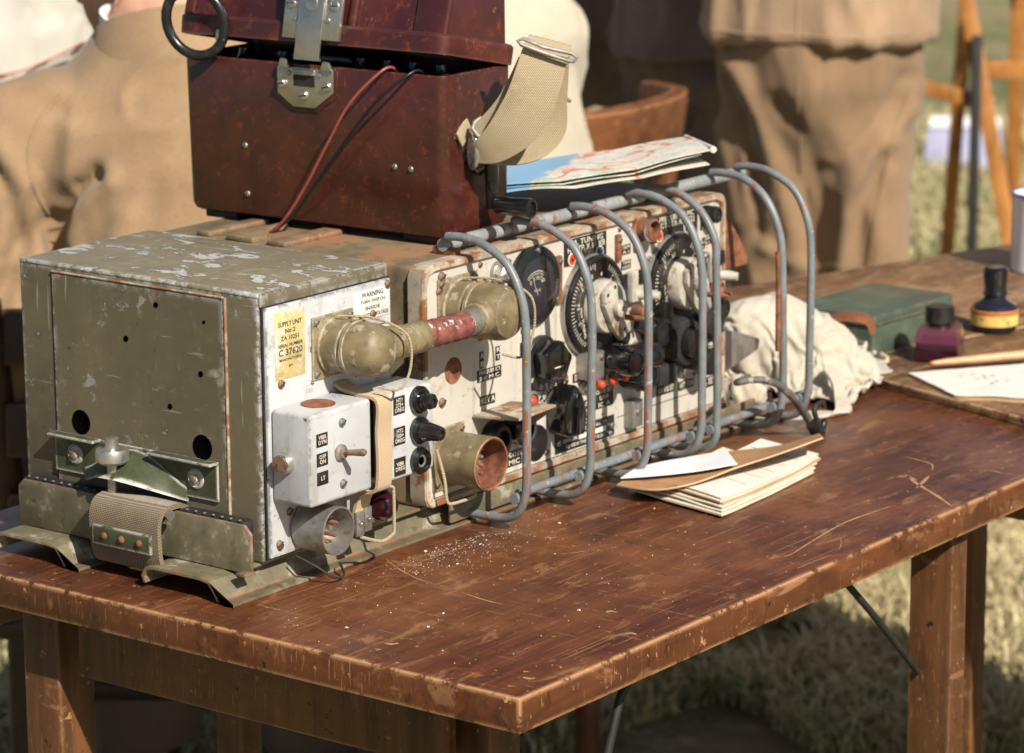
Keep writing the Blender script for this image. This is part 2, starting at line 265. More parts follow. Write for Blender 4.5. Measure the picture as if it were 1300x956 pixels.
def spline(pts, sub=6, closed=False):
    pts = [Vector(p) for p in pts]; N = len(pts); out = []
    for i in range(N if closed else N-1):
        g = (lambda k: pts[k % N]) if closed else (lambda k: pts[max(0, min(N-1, k))])
        a, b, c, d = g(i-1), g(i), g(i+1), g(i+2)
        for k in range(sub):
            t = k/sub; out.append(.5*((2*b)+(c-a)*t+(2*a-5*b+4*c-d)*t*t+(3*b-a-3*c+d)*t**3))
    if not closed: out.append(pts[-1])
    return out
def prism(poly, o, e, g, h, bev=0):         # polygon in (e, g) extruded by vector h
    o, e, g, h = Vector(o), Vector(e), Vector(g), Vector(h); n = len(poly); v = [o+e*a+g*b for a, b in poly]; v += [q+h for q in v]
    f = [tuple(range(n))[::-1], tuple(range(n, 2*n))]+[(i, (i+1) % n, n+(i+1) % n, n+i) for i in range(n)]
    bm = bmesh.new(); me = bpy.data.meshes.new('m'); me.from_pydata([tuple(q) for q in v], [], f); bm.from_mesh(me); bmesh.ops.recalc_face_normals(bm, faces=bm.faces[:])
    if bev: bmesh.ops.bevel(bm, geom=bm.edges[:], offset=bev, segments=2, affect='EDGES', profile=.5)
    bm.to_mesh(me); bm.free(); return finish(me)
def ribbon(secs, th, sub=5, closed=False):  # strip through (left, right) pairs with real thickness
    L = spline([a for a, b in secs], sub, closed); Rr = spline([b for a, b in secs], sub, closed); N = len(L); v = []; f = []
    for i in range(N):
        t = (L[min(i+1, N-1)]-L[max(i-1, 0)])+(Rr[min(i+1, N-1)]-Rr[max(i-1, 0)]); nrm = t.cross(Rr[i]-L[i]).normalized()*th/2; mid = (L[i]+Rr[i])/2
        v += [L[i]+nrm, mid+nrm*1.1, Rr[i]+nrm, Rr[i]-nrm, mid-nrm*1.1, L[i]-nrm]
    for i in range(N-1):
        for k in range(6): j = (k+1) % 6; f.append((i*6+k, i*6+j, (i+1)*6+j, (i+1)*6+k))
    f.append((0, 1, 2, 3, 4, 5)); f.append(tuple((N-1)*6+k for k in range(6))[::-1]); return pydata(v, f, ang=40)
_font = None
def text(body, size, o, e=(1, 0, 0), g=(0, 0, 1), align='CENTER', sp=1.0, fit=None):
    cu = bpy.data.curves.new('t', 'FONT'); cu.body = body; cu.size = size; cu.align_x = align; cu.align_y = 'CENTER'; cu.space_line = .85; cu.space_character = sp; cu.extrude = .01*size; cu.resolution_u = 2; cu.offset = size*.012
    ob = bpy.data.objects.new('t', cu); COL.objects.link(ob); dg = bpy.context.evaluated_depsgraph_get(); dg.update(); me = bpy.data.meshes.new_from_object(ob.evaluated_get(dg)); bpy.data.objects.remove(ob); bpy.data.curves.remove(cu)
    k = 1.0
    if fit:
        xs = [q.co.x for q in me.vertices]; wd = max(xs)-min(xs); k = fit/wd
    e, g = Vector(e).normalized(), Vector(g).normalized(); nn = e.cross(g); o = Vector(o)
    for q in me.vertices: q.co = o+e*q.co.x*k+g*q.co.y+nn*q.co.z
    me.materials.clear(); me.update(); return me
def xf(me, mat): me.transform(mat); return me
# ------------------------------------------------------------------ scene helpers
WORLD = set()
def link(name, me, mat):
    o = bpy.data.objects.new(name, me); COL.objects.link(o)
    if me is not None and mat and not me.materials: me.materials.append(MATS[mat])
    return o
def thing(name, label, cat, loc=(0, 0, 0), rz=0, group=None, world=True):
    o = bpy.data.objects.new(name, None); COL.objects.link(o); o.location = loc; o.rotation_euler = (0, 0, rz); o.empty_display_size = .05; o['label'] = label; o['category'] = cat
    if group: o['group'] = group
    if world: WORLD.add(o.name)
    return o
def part(name, me, mat, parent, loc=None, label=None):
    o = link(name, me, mat); o.parent = parent
    if parent.name in WORLD: o.matrix_parent_inverse = (Matrix.Translation(parent.location) @ Matrix.Rotation(parent.rotation_euler.z, 4, 'Z')).inverted()
    if loc is not None: o.location = loc
    if label: o['label'] = label
    return o
def single(name, me, mat, label, cat, group=None):
    o = link(name, me, mat); o['label'] = label; o['category'] = cat
    if group: o['group'] = group
    return o
def struct(name, me, mat, kind='structure'):
    o = link(name, me, mat); o['kind'] = kind; return o
SCREW = {}
def screw(parent, p, r_=.0032, ax=(0, -1, 0), mat='screw', rot=.5):
    key = (r_, tuple(ax), mat, rot)
    if key not in SCREW:
        head = lathe([(r_, 0), (r_, r_*.25), (r_*.8, r_*.55), (r_*.35, r_*.68)], (0, 0, 0), ax, 14); e, g, n = frame_of(ax); q = e*math.cos(rot)+g*math.sin(rot); k = n.cross(q)
        slot = prism([(-r_*.85, -r_*.13), (r_*.85, -r_*.13), (r_*.85, r_*.13), (-r_*.85, r_*.13)], n*r_*.5, q, k, n*r_*.2); nf = len(head.polygons); me = join(head, slot); me.materials.append(MATS[mat]); me.materials.append(MATS['black_matt'])
        for i_, f_ in enumerate(me.polygons): f_.material_index = int(i_ >= nf)
        SCREW[key] = me
    me = SCREW[key]; return part('screw', me, mat, parent, p)
def smooth_remesh(ms, vox, it=4, wr=0.0, ws=8.0, seed=0, stretch=(1, 1, .5)):
    bm = bmesh.new()
    for q in ms: bm.from_mesh(q)
    me = bpy.data.meshes.new('m'); bm.to_mesh(me); bm.free(); ob = bpy.data.objects.new('t', me); COL.objects.link(ob)
    a = ob.modifiers.new('r', 'REMESH'); a.mode = 'VOXEL'; a.voxel_size = vox; b = ob.modifiers.new('s', 'SMOOTH'); b.iterations = it; b.factor = .5
    dg = bpy.context.evaluated_depsgraph_get(); dg.update(); out = bpy.data.meshes.new_from_object(ob.evaluated_get(dg)); bpy.data.objects.remove(ob)
    if wr:
        ns = [q.normal.copy() for q in out.vertices]
        for q, n in zip(out.vertices, ns):
            p = Vector((q.co.x*stretch[0], q.co.y*stretch[1], q.co.z*stretch[2]))*ws+Vector((seed*3.1, seed, 0)); h = (1-min(1, 2.2*abs(noise.noise(p))))**1.7; h2 = (1-min(1, 2.4*abs(noise.noise(p*2.1+Vector((7, 2, 1))))))**2; q.co += n*wr*(h+.55*h2-.35)
    out.update(); return finish(out, 80)
def stack(secs, n=20):                      # (z, cx, cy, rx, ry) ellipses, closed
    v = []; f = []
    for z, cx, cy, rx, ry in secs:
        for i in range(n): a = 2*math.pi*i/n; v.append((cx+rx*math.cos(a), cy+ry*math.sin(a), z))
    for k in range(len(secs)-1):
        for i in range(n): j = (i+1) % n; f.append((k*n+i, k*n+j, (k+1)*n+j, (k+1)*n+i))
    f.append(tuple(range(n))[::-1]); f.append(tuple((len(secs)-1)*n+i for i in range(n))); return pydata(v, f)
def ball(c, rx, ry, rz, n=16): return stack([(c[2]+rz*math.sin(R(t)), c[0], c[1], rx*math.cos(R(t)), ry*math.cos(R(t))) for t in (-88, -65, -40, -15, 15, 40, 65, 88)], n)

# ================================================================== SETTING
G0 = -TT
n = 60; gv = []; gf = []
for i in range(n+1):
    for j in range(n+1):
        x = (i/n*2-1); y = (j/n*2-1); gx = 2.5+abs(x)**2.2*math.copysign(120, x); gy = 1.5+abs(y)**2.2*math.copysign(120, y)
        gv.append((gx, gy, G0-.004+.012*noise.noise((gx*.8, gy*.8, 0)) if abs(gx) < 12 and abs(gy) < 12 else G0))
for i in range(n):
    for j in range(n): a = i*(n+1)+j; gf.append((a, a+n+1, a+n+2, a+1))
struct('ground', pydata(gv, gf), 'grass_ground')
rg = random.Random(3); gv = []; gf = []
def blades(count, px0, px1, py0, py1, hmax):
    for _ in range(count):
        p = at(rg.uniform(px0, px1), rg.uniform(py0, py1), 2, G0); x, y = p.x+rg.gauss(0, .05), p.y+rg.gauss(0, .05)
        if noise.noise((x*2.2, y*2.2, 3)) < -.25: continue
        a = rg.uniform(0, 6.28); h = hmax*rg.uniform(.3, 1); wd = rg.uniform(.0015, .004); ln = rg.uniform(.1, 1.6)*h; k = len(gv); c, q = math.cos(a), math.sin(a)
        gv.extend([(x-q*wd, y+c*wd, G0-.01), (x+q*wd, y-c*wd, G0-.01), (x+c*ln*.5+q*wd*.7, y+q*ln*.5-c*wd*.7, G0+h*.7), (x+c*ln*.5-q*wd*.7, y+q*ln*.5+c*wd*.7, G0+h*.7), (x+c*ln, y+q*ln, G0+h*.85)])
        gf.extend([(k, k+1, k+2, k+3), (k+3, k+2, k+4)])
blades(15000, 700, 1330, 640, 960, .06); blades(2000, 700, 1330, 640, 960, .085); blades(12000, 1100, 1330, 150, 340, .07); blades(2000, 1100, 1330, 150, 340, .09); blades(9000, 700, 900, 60, 200, .07); blades(6000, -20, 700, 780, 960, .05)
go = struct('dry_grass', pydata(gv, gf), 'grass_blade', 'stuff'); go['label'] = 'short dry straw-coloured grass on the ground'

# ---- brown folding table
TX0, TX1, TY0, TY1 = -.0891, .915, -.3149, .345
t = thing('folding_table', 'dark red-brown varnished folding table with worn pale edges under the radio', 'table', (.4, 0, G0))
top = part('table_top', box(TX0, TX1, TY0, TY1, -.027, 0, .0022, 2), 'varnish', t)
def apron(a, b): return part('apron', box(*a, *b, -.085, -.0275, .001), 'wood_leg', t)
apron((-.052, -.034), (TY0+.10, .155)); apron((.80, .818), (TY0+.075, .27)); part('apron', box(.0, .60, .305, .323, -.085, -.0275, .001), 'wood_leg', t)
for x, y, wx, wy in ((-.058, .172, .040, .040), (.566, -.292, .027, .042), (-.058, -.20, .04, .03), (.28, .285, .03, .03), (.88, -.142, .027, .040)):
    if y == -.20: continue
    part('leg', box(x, x+wx, y, y+wy, G0, -.0275, .002), 'wood_leg', t)
part('leg', box(-.02, .018, -.235, -.197, G0, -.0275, .002), 'wood_leg', t)
p1 = Vector((.563, -.262, -.165)); p2 = Vector((.418, -.262, -.035)); part('stay', tube([p1, p1+(p2-p1)*.5+Vector((0, 0, .002)), p2], .0032, 8), 'black_matt', t); part('stay_plate', box(.403, .433, -.268, -.256, -.037, -.0277, .0005), 'black_matt', t); part('stay', tube([(.13, -.27, -.03), (.10, -.268, -.06), (.085, -.262, -.12), (.06, -.25, -.2)], .0035, 8), 'black_matt', t)
def scratch(pts, wd):
    P = [at(x, y, 2, 0) for x, y in pts]; P = spline(P, 5); N = len(P); v = []; f = []
    for i, q in enumerate(P):
        d = (P[min(i+1, N-1)]-P[max(i-1, 0)]).normalized(); s_ = Vector((-d.y, d.x, 0))*wd*(.25+math.sin(math.pi*i/(N-1))*.75)*random.uniform(.6, 1.2); v += [q+s_+Vector((0, 0, .00025)), q-s_+Vector((0, 0, .00025))]
    f = [(2*i, 2*i+1, 2*i+3, 2*i+2) for i in range(N-1)]; part('scratch', pydata(v, f), 'scratch', top)
for pts, wd in (([(983, 708), (1002, 705), (1030, 688), (1070, 665), (1110, 650), (1138, 641)], .0011), ([(1150, 603), (1165, 615), (1190, 630), (1208, 643)], .0022), ([(1138, 606), (1150, 605), (1164, 610)], .002), ([(1163, 620), (1172, 612), (1180, 604)], .0018), ([(1147, 580), (1165, 584), (1183, 590), (1183, 598)], .001), ([(1240, 598), (1258, 598), (1275, 602)], .0011),
                ([(490, 710), (505, 722), (530, 735), (555, 743)], .0006), ([(585, 752), (615, 762), (640, 768)], .0008), ([(1012, 722), (1035, 712), (1060, 706)], .0005), ([(1065, 680), (1068, 690), (1064, 700)], .0004), ([(770, 778), (776, 776), (783, 778)], .0022), ([(793, 806), (800, 804), (808, 806)], .002), ([(488, 817), (497, 818), (506, 817)], .0022), ([(664, 860), (672, 862), (680, 861)], .0022), ([(692, 682), (700, 683), (708, 682)], .0013), ([(700, 704), (720, 703), (745, 700), (765, 699)], .0005)):
    scratch(pts, wd)

# ---- lighter second table, its thin board laid over the end of the first
e1 = Vector((math.cos(R(-17)), math.sin(R(-17)), 0)); e2 = Vector((-e1.y, e1.x, 0)); O2 = Vector((.855, -.11, 0)); Z2 = .0085
t2 = thing('writing_table', 'paler worn brown plank table holding the ink bottles and green tin', 'table', (1.4, 0, G0))
lo, hi = -.62, .52; k = 0
edges = [-.62, -.395, -.178, .17, .52]
for a, b in zip(edges[:-1], edges[1:]):
    part('plank', prism([(random.uniform(-.004, .003), a+.0006), (.95, a+.0006), (.95, b-.0006), (random.uniform(-.004, .003), b-.0006)], O2+Vector((0, 0, .0006)), e1, e2, (0, 0, .0079+random.uniform(-.0004, .0004)), .0008), 'varnish_pale', t2)
part('batten', prism([(.12, -.55), (.16, -.55), (.16, .5), (.12, .5)], O2+Vector((0, 0, -.06)), e1, e2, (0, 0, .0604)), 'wood_leg', t2); part('batten', prism([(.85, -.55), (.89, -.55), (.89, .5), (.85, .5)], O2+Vector((0, 0, -.06)), e1, e2, (0, 0, .0604)), 'wood_leg', t2)
for a, b in ((.115, -.20), (.40, .02), (.85, .44), (.85, -.55)):
    part('leg', prism([(a, b), (a+.042, b), (a+.042, b+.042), (a, b+.042)], O2+Vector((0, 0, G0)), e1, e2, (0, 0, TT-.0602), .002), 'wood_leg', t2)

# ================================================================== CARRIER
XE = .665
c = thing('carrier_tray', 'olive steel carrier tray with splayed feet and webbing strap under both units', 'carrier', (.3, .12, 0))
def rail(y0, flip=1):                        # pressed channel: rolled lip, flat top, web down to the table, foot flange
    pr = [(.088, .004), (.0905, .010), (.086, .0175), (.078, .019), (.028, .019), (.018, .017), (.012, .010), (.008, .003), (.002, .0002), (-.006, .0002)]
    inner = [(.0855, .0045), (.087, .0095), (.084, .0148), (.077, .0163), (.029, .0163), (.020, .0148), (.0146, .0088), (.0107, .0022), (.003, .0025), (-.006, .0025)]
    return [(y0+a, b) for a, b in pr+inner[::-1]]
for y0 in (-.002, .163):
    part('rail', prism(rail(y0), (-.047, 0, 0), (0, 1, 0), (0, 0, 1), (XE+.047, 0, 0), .0004), 'carrier', c)
part('end_plate', prism([(-.004, .0197), (.249, .0197), (.249, .052), (.243, .058), (.003, .058), (-.004, .051)], (-.0205, 0, 0), (0, 1, 0), (0, 0, 1), (.0032, 0, 0), .0005), 'carrier', c)
part('tray_floor', box(-.0172, XE, .006, .249, .0197, .0222, .0004), 'carrier', c); part('corner_tab', box(-.030, -.0175, -.0062, .004, .0197, .0222, .0006), 'carrier', c)
lin = part('rubber_strip', box(-.0168, -.0045, .006, .246, .0225, .0595, .002), 'black_matt', c)
for i in range(26):
    y = .010+i*.0092; part('cross_thread', prism([(-.0011, -.0009), (.0011, -.0009), (.0011, .0009), (-.0011, .0009)], (-.0165, y, .0598), (.75, .66 if i % 2 else -.66, 0), (-.66 if i % 2 else .66, .75, 0), (0, 0, .0007)), 'webbing_dark', lin)
# retaining strap over the plate
sec = [((x, .146, z), (x, .072, z)) for x, z in ((-.008, .058), (-.018, .0625), (-.034, .0615), (-.041, .053), (-.0415, .036), (-.040, .022), (-.034, .012), (-.020, .0093))]
st = part('strap', ribbon([(Vector(a), Vector(b)) for a, b in sec], .0042, 5), 'webbing_dark', c)
part('strap_roll', lathe([(.0001, 0), (.0045, 0), (.0045, .002), (.0001, .002)], (-.031, .0715, .0575), (0, -1, 0), 12), 'steel', st)
bp_ = part('rivet_plate', box(-.0462, -.0436, .078, .141, .027, .043, .0006), 'green_dark', c)
for y in (.128, .109, .090): part('rivet', lathe([(.0032, 0), (.003, .001), (.0018, .0021), (.0004, .0024)], (-.0461, y, .035), (-1, 0, 0), 12), 'rust', bp_)

# ================================================================== POWER SUPPLY UNIT
WS, DS, Zs, Ze = .1554, .2596, .027, .2371
s_ = thing('power_supply_unit', 'chipped olive power unit with a grey-white control face beside the radio', 'power unit', (.08, .13, .022))
part('case', box(0, WS, .0015, DS, .0224, Ze-.0016, .0026, 3), 'olive_top', s_); part('top_cover', box(-.0004, WS+.0003, .0008, DS+.0004, Ze-.0046, Ze, .0022, 3), 'olive_lit', s_)  # added top slab, so the top alone takes the lighter, sunlit olive
part('lip', box(.001, WS-.001, -.0008, .0065, Ze-.011, Ze-.0003, .0012), 'olive', s_)
ep = part('end_panel', box(-.0014, .0012, .036, .2215, .0245, .2295, .0007, 1), 'olive', s_)
part('groove', box(-.0006, .0012, .2217, .2228, .0245, .2305, 0), 'black_matt', ep)
part('edge_strip', box(-.0020, .0004, .0335, .0352, .0245, .2305, .0004, 1), 'frame_rust', ep)
part('edge_strip', box(-.0022, .0004, .036, .2215, .2297, .2312, .0004, 1), 'frame_rust', ep)
for px, py, r_ in ((198, 387, .0022), (160, 430, .0024), (255, 475, .0023), (216, 516, .0022), (259, 409, .0014), (103, 536, .0098), (257, 568, .0098)):
    q = at(px, py, 0, -.0014); part('hole', lathe([(.00001, .004), (r_*.92, .004), (r_, -.0002)][::-1] if 0 else [(r_*1.06, 0), (r_, .00045), (r_*.9, .0005), (r_*.85, .0002)], (-.0014, q.y, q.z), (-1, 0, 0), 20), 'hole_shade', ep)  # thin raised disc; the depth of the hole is only painted dark
# bracket with bulged tongue and clamping thumbscrew
Y0, Y1, ZB, ZT = .044, .222, .066, .098
br = part('bracket', box(-.0036, -.0016, Y0, Y1, ZB, ZT, .0005, 1), 'green_dark', s_)
part('flange', box(-.0125, -.0016, .171, Y1, ZT-.0018, ZT+.0004, .0006), 'green_dark', br); part('flange', box(-.0125, -.0016, Y0, .112, ZT-.0018, ZT+.0004, .0006), 'green_dark', br)
bv = []; ny, nz = 17, 7
for layer, off in ((0, 0), (1, .0018)):
    for i in range(ny):
        for j in range(nz):
            a = i/(ny-1); b = j/(nz-1); h = math.sin(math.pi*a)**1.3; y = .076+.112*a; z = .078-.012*(1-h)+(.018)*b*(.4+.6*h); x = -.0036-.030*h*(1-b)**1.1-.001+off; bv.append((x, y, z-.012*(1-b)*(1-h)*.3))
bfc = []
for i in range(ny-1):
    for j in range(nz-1):
        a = i*nz+j; bfc.append((a, a+nz, a+nz+1, a+1)); a2 = a+ny*nz; bfc.append((a2, a2+1, a2+nz+1, a2+nz))
for i in range(ny-1): a = i*nz; b = a+ny*nz; bfc.append((a, b, b+nz, a+nz)); a = i*nz+nz-1; b = a+ny*nz; bfc.append((a, a+nz, b+nz, b))
part('tongue', pydata(bv, bfc), 'green_dark', br)
part('thumbscrew', lathe([(.0035, -.034), (.0042, -.032), (.0042, -.004), (.0115, -.003), (.0135, -.001), (.0135, .006), (.0125, .0085), (.007, .009), (.0055, .010), (.0055, .017), (.004, .018)], (-.025, .137, .092), (0, 0, 1), 24), 'steel', br)
for y in (.199, .067):
    part('lug', lathe([(.0085, 0), (.0082, .001), (.0066, .0018), (.006, .0008), (.0035, .0008), (.0032, .0030), (.0006, .0034)], (-.0036, y, .082), (-1, 0, 0), 20), 'green_dark', br)
    part('screw', lathe([(.0026, 0), (.0024, .001), (.0004, .0015)], (-.0066, y, .082), (-1, 0, 0), 12), 'screw', br)
# front plate
fp = part('front_plate', box(.0035, WS-.0005, -.0035, .0014, .0265, .2255, .0012), 'panel_white', s_)
part('gasket', box(.0022, WS+.0003, -.0012, .0012, .0252, .2268, .0006), 'black_matt', s_)
yl = part('rating_label', box(.0135, .0485, -.0040, -.0034, .1668, .2205, .0002), 'yellow_label', fp)
zz = .2155
for tx, sz, ft in (('ZA 3096', .0036, .016), ('SUPPLY UNIT', .0054, .028), ('No 2', .0050, .012), ('ZA 10251', .0048, .021), ('SERIAL NUMBER', .0038, .029), ('C 37620', .0072, .028), ('MANUFACTURED', .0028, .026), ('BY', .0028, .005), ('LONDON ENGLAND', .0030, .030), ('1943 PATTERN', .0026, .025)):
    if tx in ('ZA 3096', '1943 PATTERN', 'LONDON ENGLAND'): zz -= .0055; continue
    part('lettering', text(tx, sz, (.031, -.0042, zz), fit=ft), 'letter_dark', yl); zz -= .0056
wl = part('warning_label', box(.1085, .1525, -.0040, -.0034, .1965, .2205, .0002), 'white_label', fp)
for i, (tx, sz, ft) in enumerate((('WARNING', .0058, .027), ('TURN SWITCH', .0036, .030), ('INSIDE', .0040, .018), ('TO BATTERY VOLTAGE', .0042, .038))): part('lettering', text(tx, sz, (.1315, -.0042, .2165-.0056*i), fit=ft), 'letter_dark', wl)
part('lettering', text('6', .006, (.147, -.0042, .181)), 'letter_dark', fp); part('scored_line', box(.139, .1515, -.0038, -.0033, .1895, .1902), 'letter_dark', fp)
for px, py in ((352, 487), (468, 398), (487, 360), (350, 690)):
    x, z = fx(px, py); screw(s_, (x, -.0036, z), .0036)
# two control boxes with the webbing strap between them
def ctrl(x0, x1, z0, z1, d): return part('control_box', box(x0, x1, -d, -.0037, z0, z1, .0032, 3), 'panel_white', s_)
CD = .0435
cb = ctrl(.0062, .0805, .0725, .146, CD); cb2 = ctrl(.0995, .160, .0725, .1445, CD-.001)
part('link_plate', box(.0806, .0994, -.030, -.0037, .076, .140, .001), 'black_matt', s_)
part('cap', lathe([(.0001, 0), (.0135, 0), (.0138, .0008), (.012, .0016), (.003, .0018)], (.0415, -.022, .1459), (0, 0, 1), 20), 'rust', cb)
part('side_stud', lathe([(.0085, 0), (.0085, .005), (.0075, .0068), (.002, .0078)], (.0063, -.019, .106), (-1, 0, 0), 22), 'steel', cb)
part('side_stud', lathe([(.0072, 0), (.0070, .0012), (.001, .0015)], (-.0012, -.019, .106), (-1, 0, 0), 18), 'screw', cb)
yF = -CD
sw = part('toggle_switch', lathe([(.0068, 0), (.0066, .002), (.0045, .003), (.0040, .0052)], (.0415, yF, .1105), (0, -1, 0), 18), 'steel_dull', cb)
part('lever', tube([(.0415, yF-.003, .1105), (.0418, yF-.012, .112), (.042, yF-.023, .1137), (.042, yF-.0255, .1140)], [.0022, .0024, .0031, .0018], 12), 'screw', sw)
for z in (.134, .085): screw(cb, (.044, yF, z), .0037, mat='steel_dull')
for z, tx in ((.125, 'VIBR\nDYN'), (.1095, 'OFF\nON'), (.0945, 'LT')):
    lb = part('label', box(.0135, .0265, yF-.0006, yF+.0004, z-.0052, z+.0052, .0001), 'label_black', cb); part('lettering', text(tx, .0046, (.020, yF-.0008, z)), 'letter', lb)
for z, tx, kind in ((.1335, 'HT1\n275+\nDREG', 0), (.1085, 'HT2\n500+\nDREG', 1), (.0835, 'VIBR\nDREG', 2)):
    y2 = -(CD-.001); lb = part('label', box(.1085, .1225, y2-.0006, y2+.0004, z-.0072, z+.0072, .0001), 'label_black', cb2); part('lettering', text(tx, .0046, (.1155, y2-.0008, z)), 'letter', lb)
    k0 = part('fuse_holder', lathe([(.0112, 0), (.0112, .0035), (.0095, .0058), (.0072, .0060), (.0072, .0052 if kind == 2 else .0085), (.006, .0030 if kind == 2 else .009)], (.1395, y2, z), (0, -1, 0), 26), 'black_gloss', cb2)
    if kind == 0: part('fuse_cap', lathe([(.0066, .006), (.0066, .015), (.0055, .0165), (.003, .0166), (.0028, .0145)], (.1395, y2, z), (0, -1, 0), 6), 'black', k0)
    if kind == 1: part('fuse_cap', lathe([(.0085, .006), (.0066, .019), (.0055, .024), (.003, .0245), (.0028, .0225)], (.1395, y2, z), (0, -1, 0), 24, .07), 'black', k0)
    if kind == 2: part('bore', lathe([(.0055, .0029), (.0052, .0034), (.0035, .0030)], (.1395, y2, z), (0, -1, 0), 20), 'steel_dull', k0)
ws = [((.0815, y, z), (.0985, y, z)) for y, z in ((-.0045, .152), (-.012, .1485), (-.030, .1462), (-.0445, .1452), (-.0485, .138), (-.0470, .118), (-.0478, .098), (-.0472, .080), (-.044, .0705), (-.030, .066), (-.024, .055), (-.022, .045))]
stp = part('webbing_strap', ribbon([(Vector(a), Vector(b)) for a, b in ws], .0026, 5), 'webbing_pale', s_)
part('strap_clip', box(.081, .0905, -.0262, -.0235, .030, .050, .0006), 'steel_dull', stp); part('strap_clip', box(.0912, .1000, -.0262, -.0235, .032, .052, .0006), 'steel_dull', stp)
for x, z in ((.0857, .041), (.0956, .043)): part('eyelet', lathe([(.0026, 0), (.0024, .001), (.0012, .0011), (.0012, .0004)], (x, -.0262, z), (0, -1, 0), 14), 'steel', stp)
part('wire_bail', tube(spline([(.074, -.036, .0335), (.094, -.040, .0262), (.1085, -.040, .0285), (.1105, -.040, .034), (.1105, -.040, .062), (.108, -.040, .0680), (.096, -.037, .0695), (.080, -.030, .069)], 4), .0014, 8), 'webbing', s_)
so_ = part('round_socket', lathe([(.0155, 0), (.0195, .002), (.0195, .030), (.0195, .034), (.0182, .0343), (.0178, .030), (.0176, .012), (.0005, .0119)], (.045, -.0036, .0455), (0, -1, 0), 32), 'steel_dull', s_)
for i in range(6):
    a = i*1.05+.3; part('pin', lathe([(.0017, 0), (.0017, .012), (.0006, .0135)], (.045+.010*math.cos(a), -.0155, .0455+.010*math.sin(a)), (0, -1, 0), 8), 'rust', so_)
part('contact_block', box(.037, .050, -.021, -.0156, .043, .0575, .001), 'rust', so_)
part('indicator_jewel', lathe([(.0125, 0), (.0125, .006), (.0112, .012), (.0075, .0165), (.003, .018)], (.1235, -.012, .0465), (0, -1, 0), 8), 'jewel', s_)
part('jewel_collar', lathe([(.0155, 0), (.0155, .010), (.0132, .0115), (.0128, .009)], (.1235, -.0036, .0465), (0, -1, 0), 24), 'steel_dull', s_)
part('drain_wire', tube(spline([(.030, -.006, .0235), (.036, -.022, .016), (.047, -.030, .006), (.062, -.028, .004), (.071, -.016, .010)], 5), .001, 6), 'black_matt', s_)
for i, (x, z) in enumerate(((.026, .060), (.034, .034), (.014, .0345))): screw(s_, (x, -.0036, z), .0034)

# ================================================================== RADIO
X0, X1, Zr, Zt, DR = .1957, .6432, .0226, .2268, .29
r_ = thing('radio_set', 'long cream-faced military radio set with dials behind a grey tube guard', 'radio', (.42, .14, .022))
part('case', box(X0+.003, X1-.003, .005, DR, .0226, Zt-.001, .004, 3), 'radio_case', r_)
for a, b in ((.15, .17), (.235, .25)): part('case_rib', box(X0+.006, X0+.085, a, b, Zt-.0012, Zt+.0035, .0016), 'radio_case', r_)
part('case_rib', prism([(0, 0), (.02, .0), (.045, .02), (.07, .02), (.07, .03), (0, .03)], (X0+.005, .185, Zt-.0012), (1, 0, 0), (0, 1, 0), (0, 0, .005), .0012), 'radio_case', r_)
fr_o = [(X0, Zr+.010), (X0+.003, Zr+.003), (X0+.010, Zr), (X1-.010, Zr), (X1-.003, Zr+.003), (X1, Zr+.010), (X1, Zt-.010), (X1-.003, Zt-.003), (X1-.010, Zt), (X0+.010, Zt), (X0+.003, Zt-.003), (X0, Zt-.010)]
def ringmesh(o, ins, y0, y1):
    n_ = len(o); cx = sum(a for a, b in o)/n_; cz = sum(b for a, b in o)/n_; i_ = [(a+(ins if a < cx else -ins), b+(ins if b < cz else -ins)) for a, b in o]; v = []
    for poly, y in ((o, y1), (o, y0), (i_, y0), (i_, y1)): v += [(a, y, b) for a, b in poly]
    f = []
    for k in range(3):
        for q in range(n_): j = (q+1) % n_; f.append((k*n_+q, k*n_+j, (k+1)*n_+j, (k+1)*n_+q))
    bm = bmesh.new(); me = bpy.data.meshes.new('m'); me.from_pydata(v, [], f); bm.from_mesh(me); bmesh.ops.recalc_face_normals(bm, faces=bm.faces[:]); bmesh.ops.bevel(bm, geom=[e for e in bm.edges if abs(e.verts[0].co.y-y0) < 1e-6 and abs(e.verts[1].co.y-y0) < 1e-6], offset=.001, segments=2, affect='EDGES'); bm.to_mesh(me); bm.free(); return finish(me)
part('front_frame', ringmesh(fr_o, .0058, -.0045, .012), 'frame_rust', r_)
pn = part('front_panel', box(X0+.0045, X1-.0045, -.0012, .0049, Zr+.0045, Zt-.0045, .001, 1), 'panel_cream', r_)
PY = -.0012
def flange(name, x0, x1, z0, z1, mat, th=.0016, bev=.0004, y=PY): return part(name, box(x0, x1, y-th, y+.0003, z0, z1, bev), mat, r_)
def lab(x0, x1, z0, z1, lines, sz=None, th=.0008):
    p_ = flange('label', x0, x1, z0, z1, 'label_black', th, .0001); L = lines.split('\n'); hh = (z1-z0)/len(L)
    for i, q in enumerate(L): part('lettering', text(q, hh*.92, ((x0+x1)/2, PY-th-.0002, z1-hh*(i+.5)), fit=min((x1-x0)*.88, len(q)*hh*.75)), 'letter', p_)
    return p_
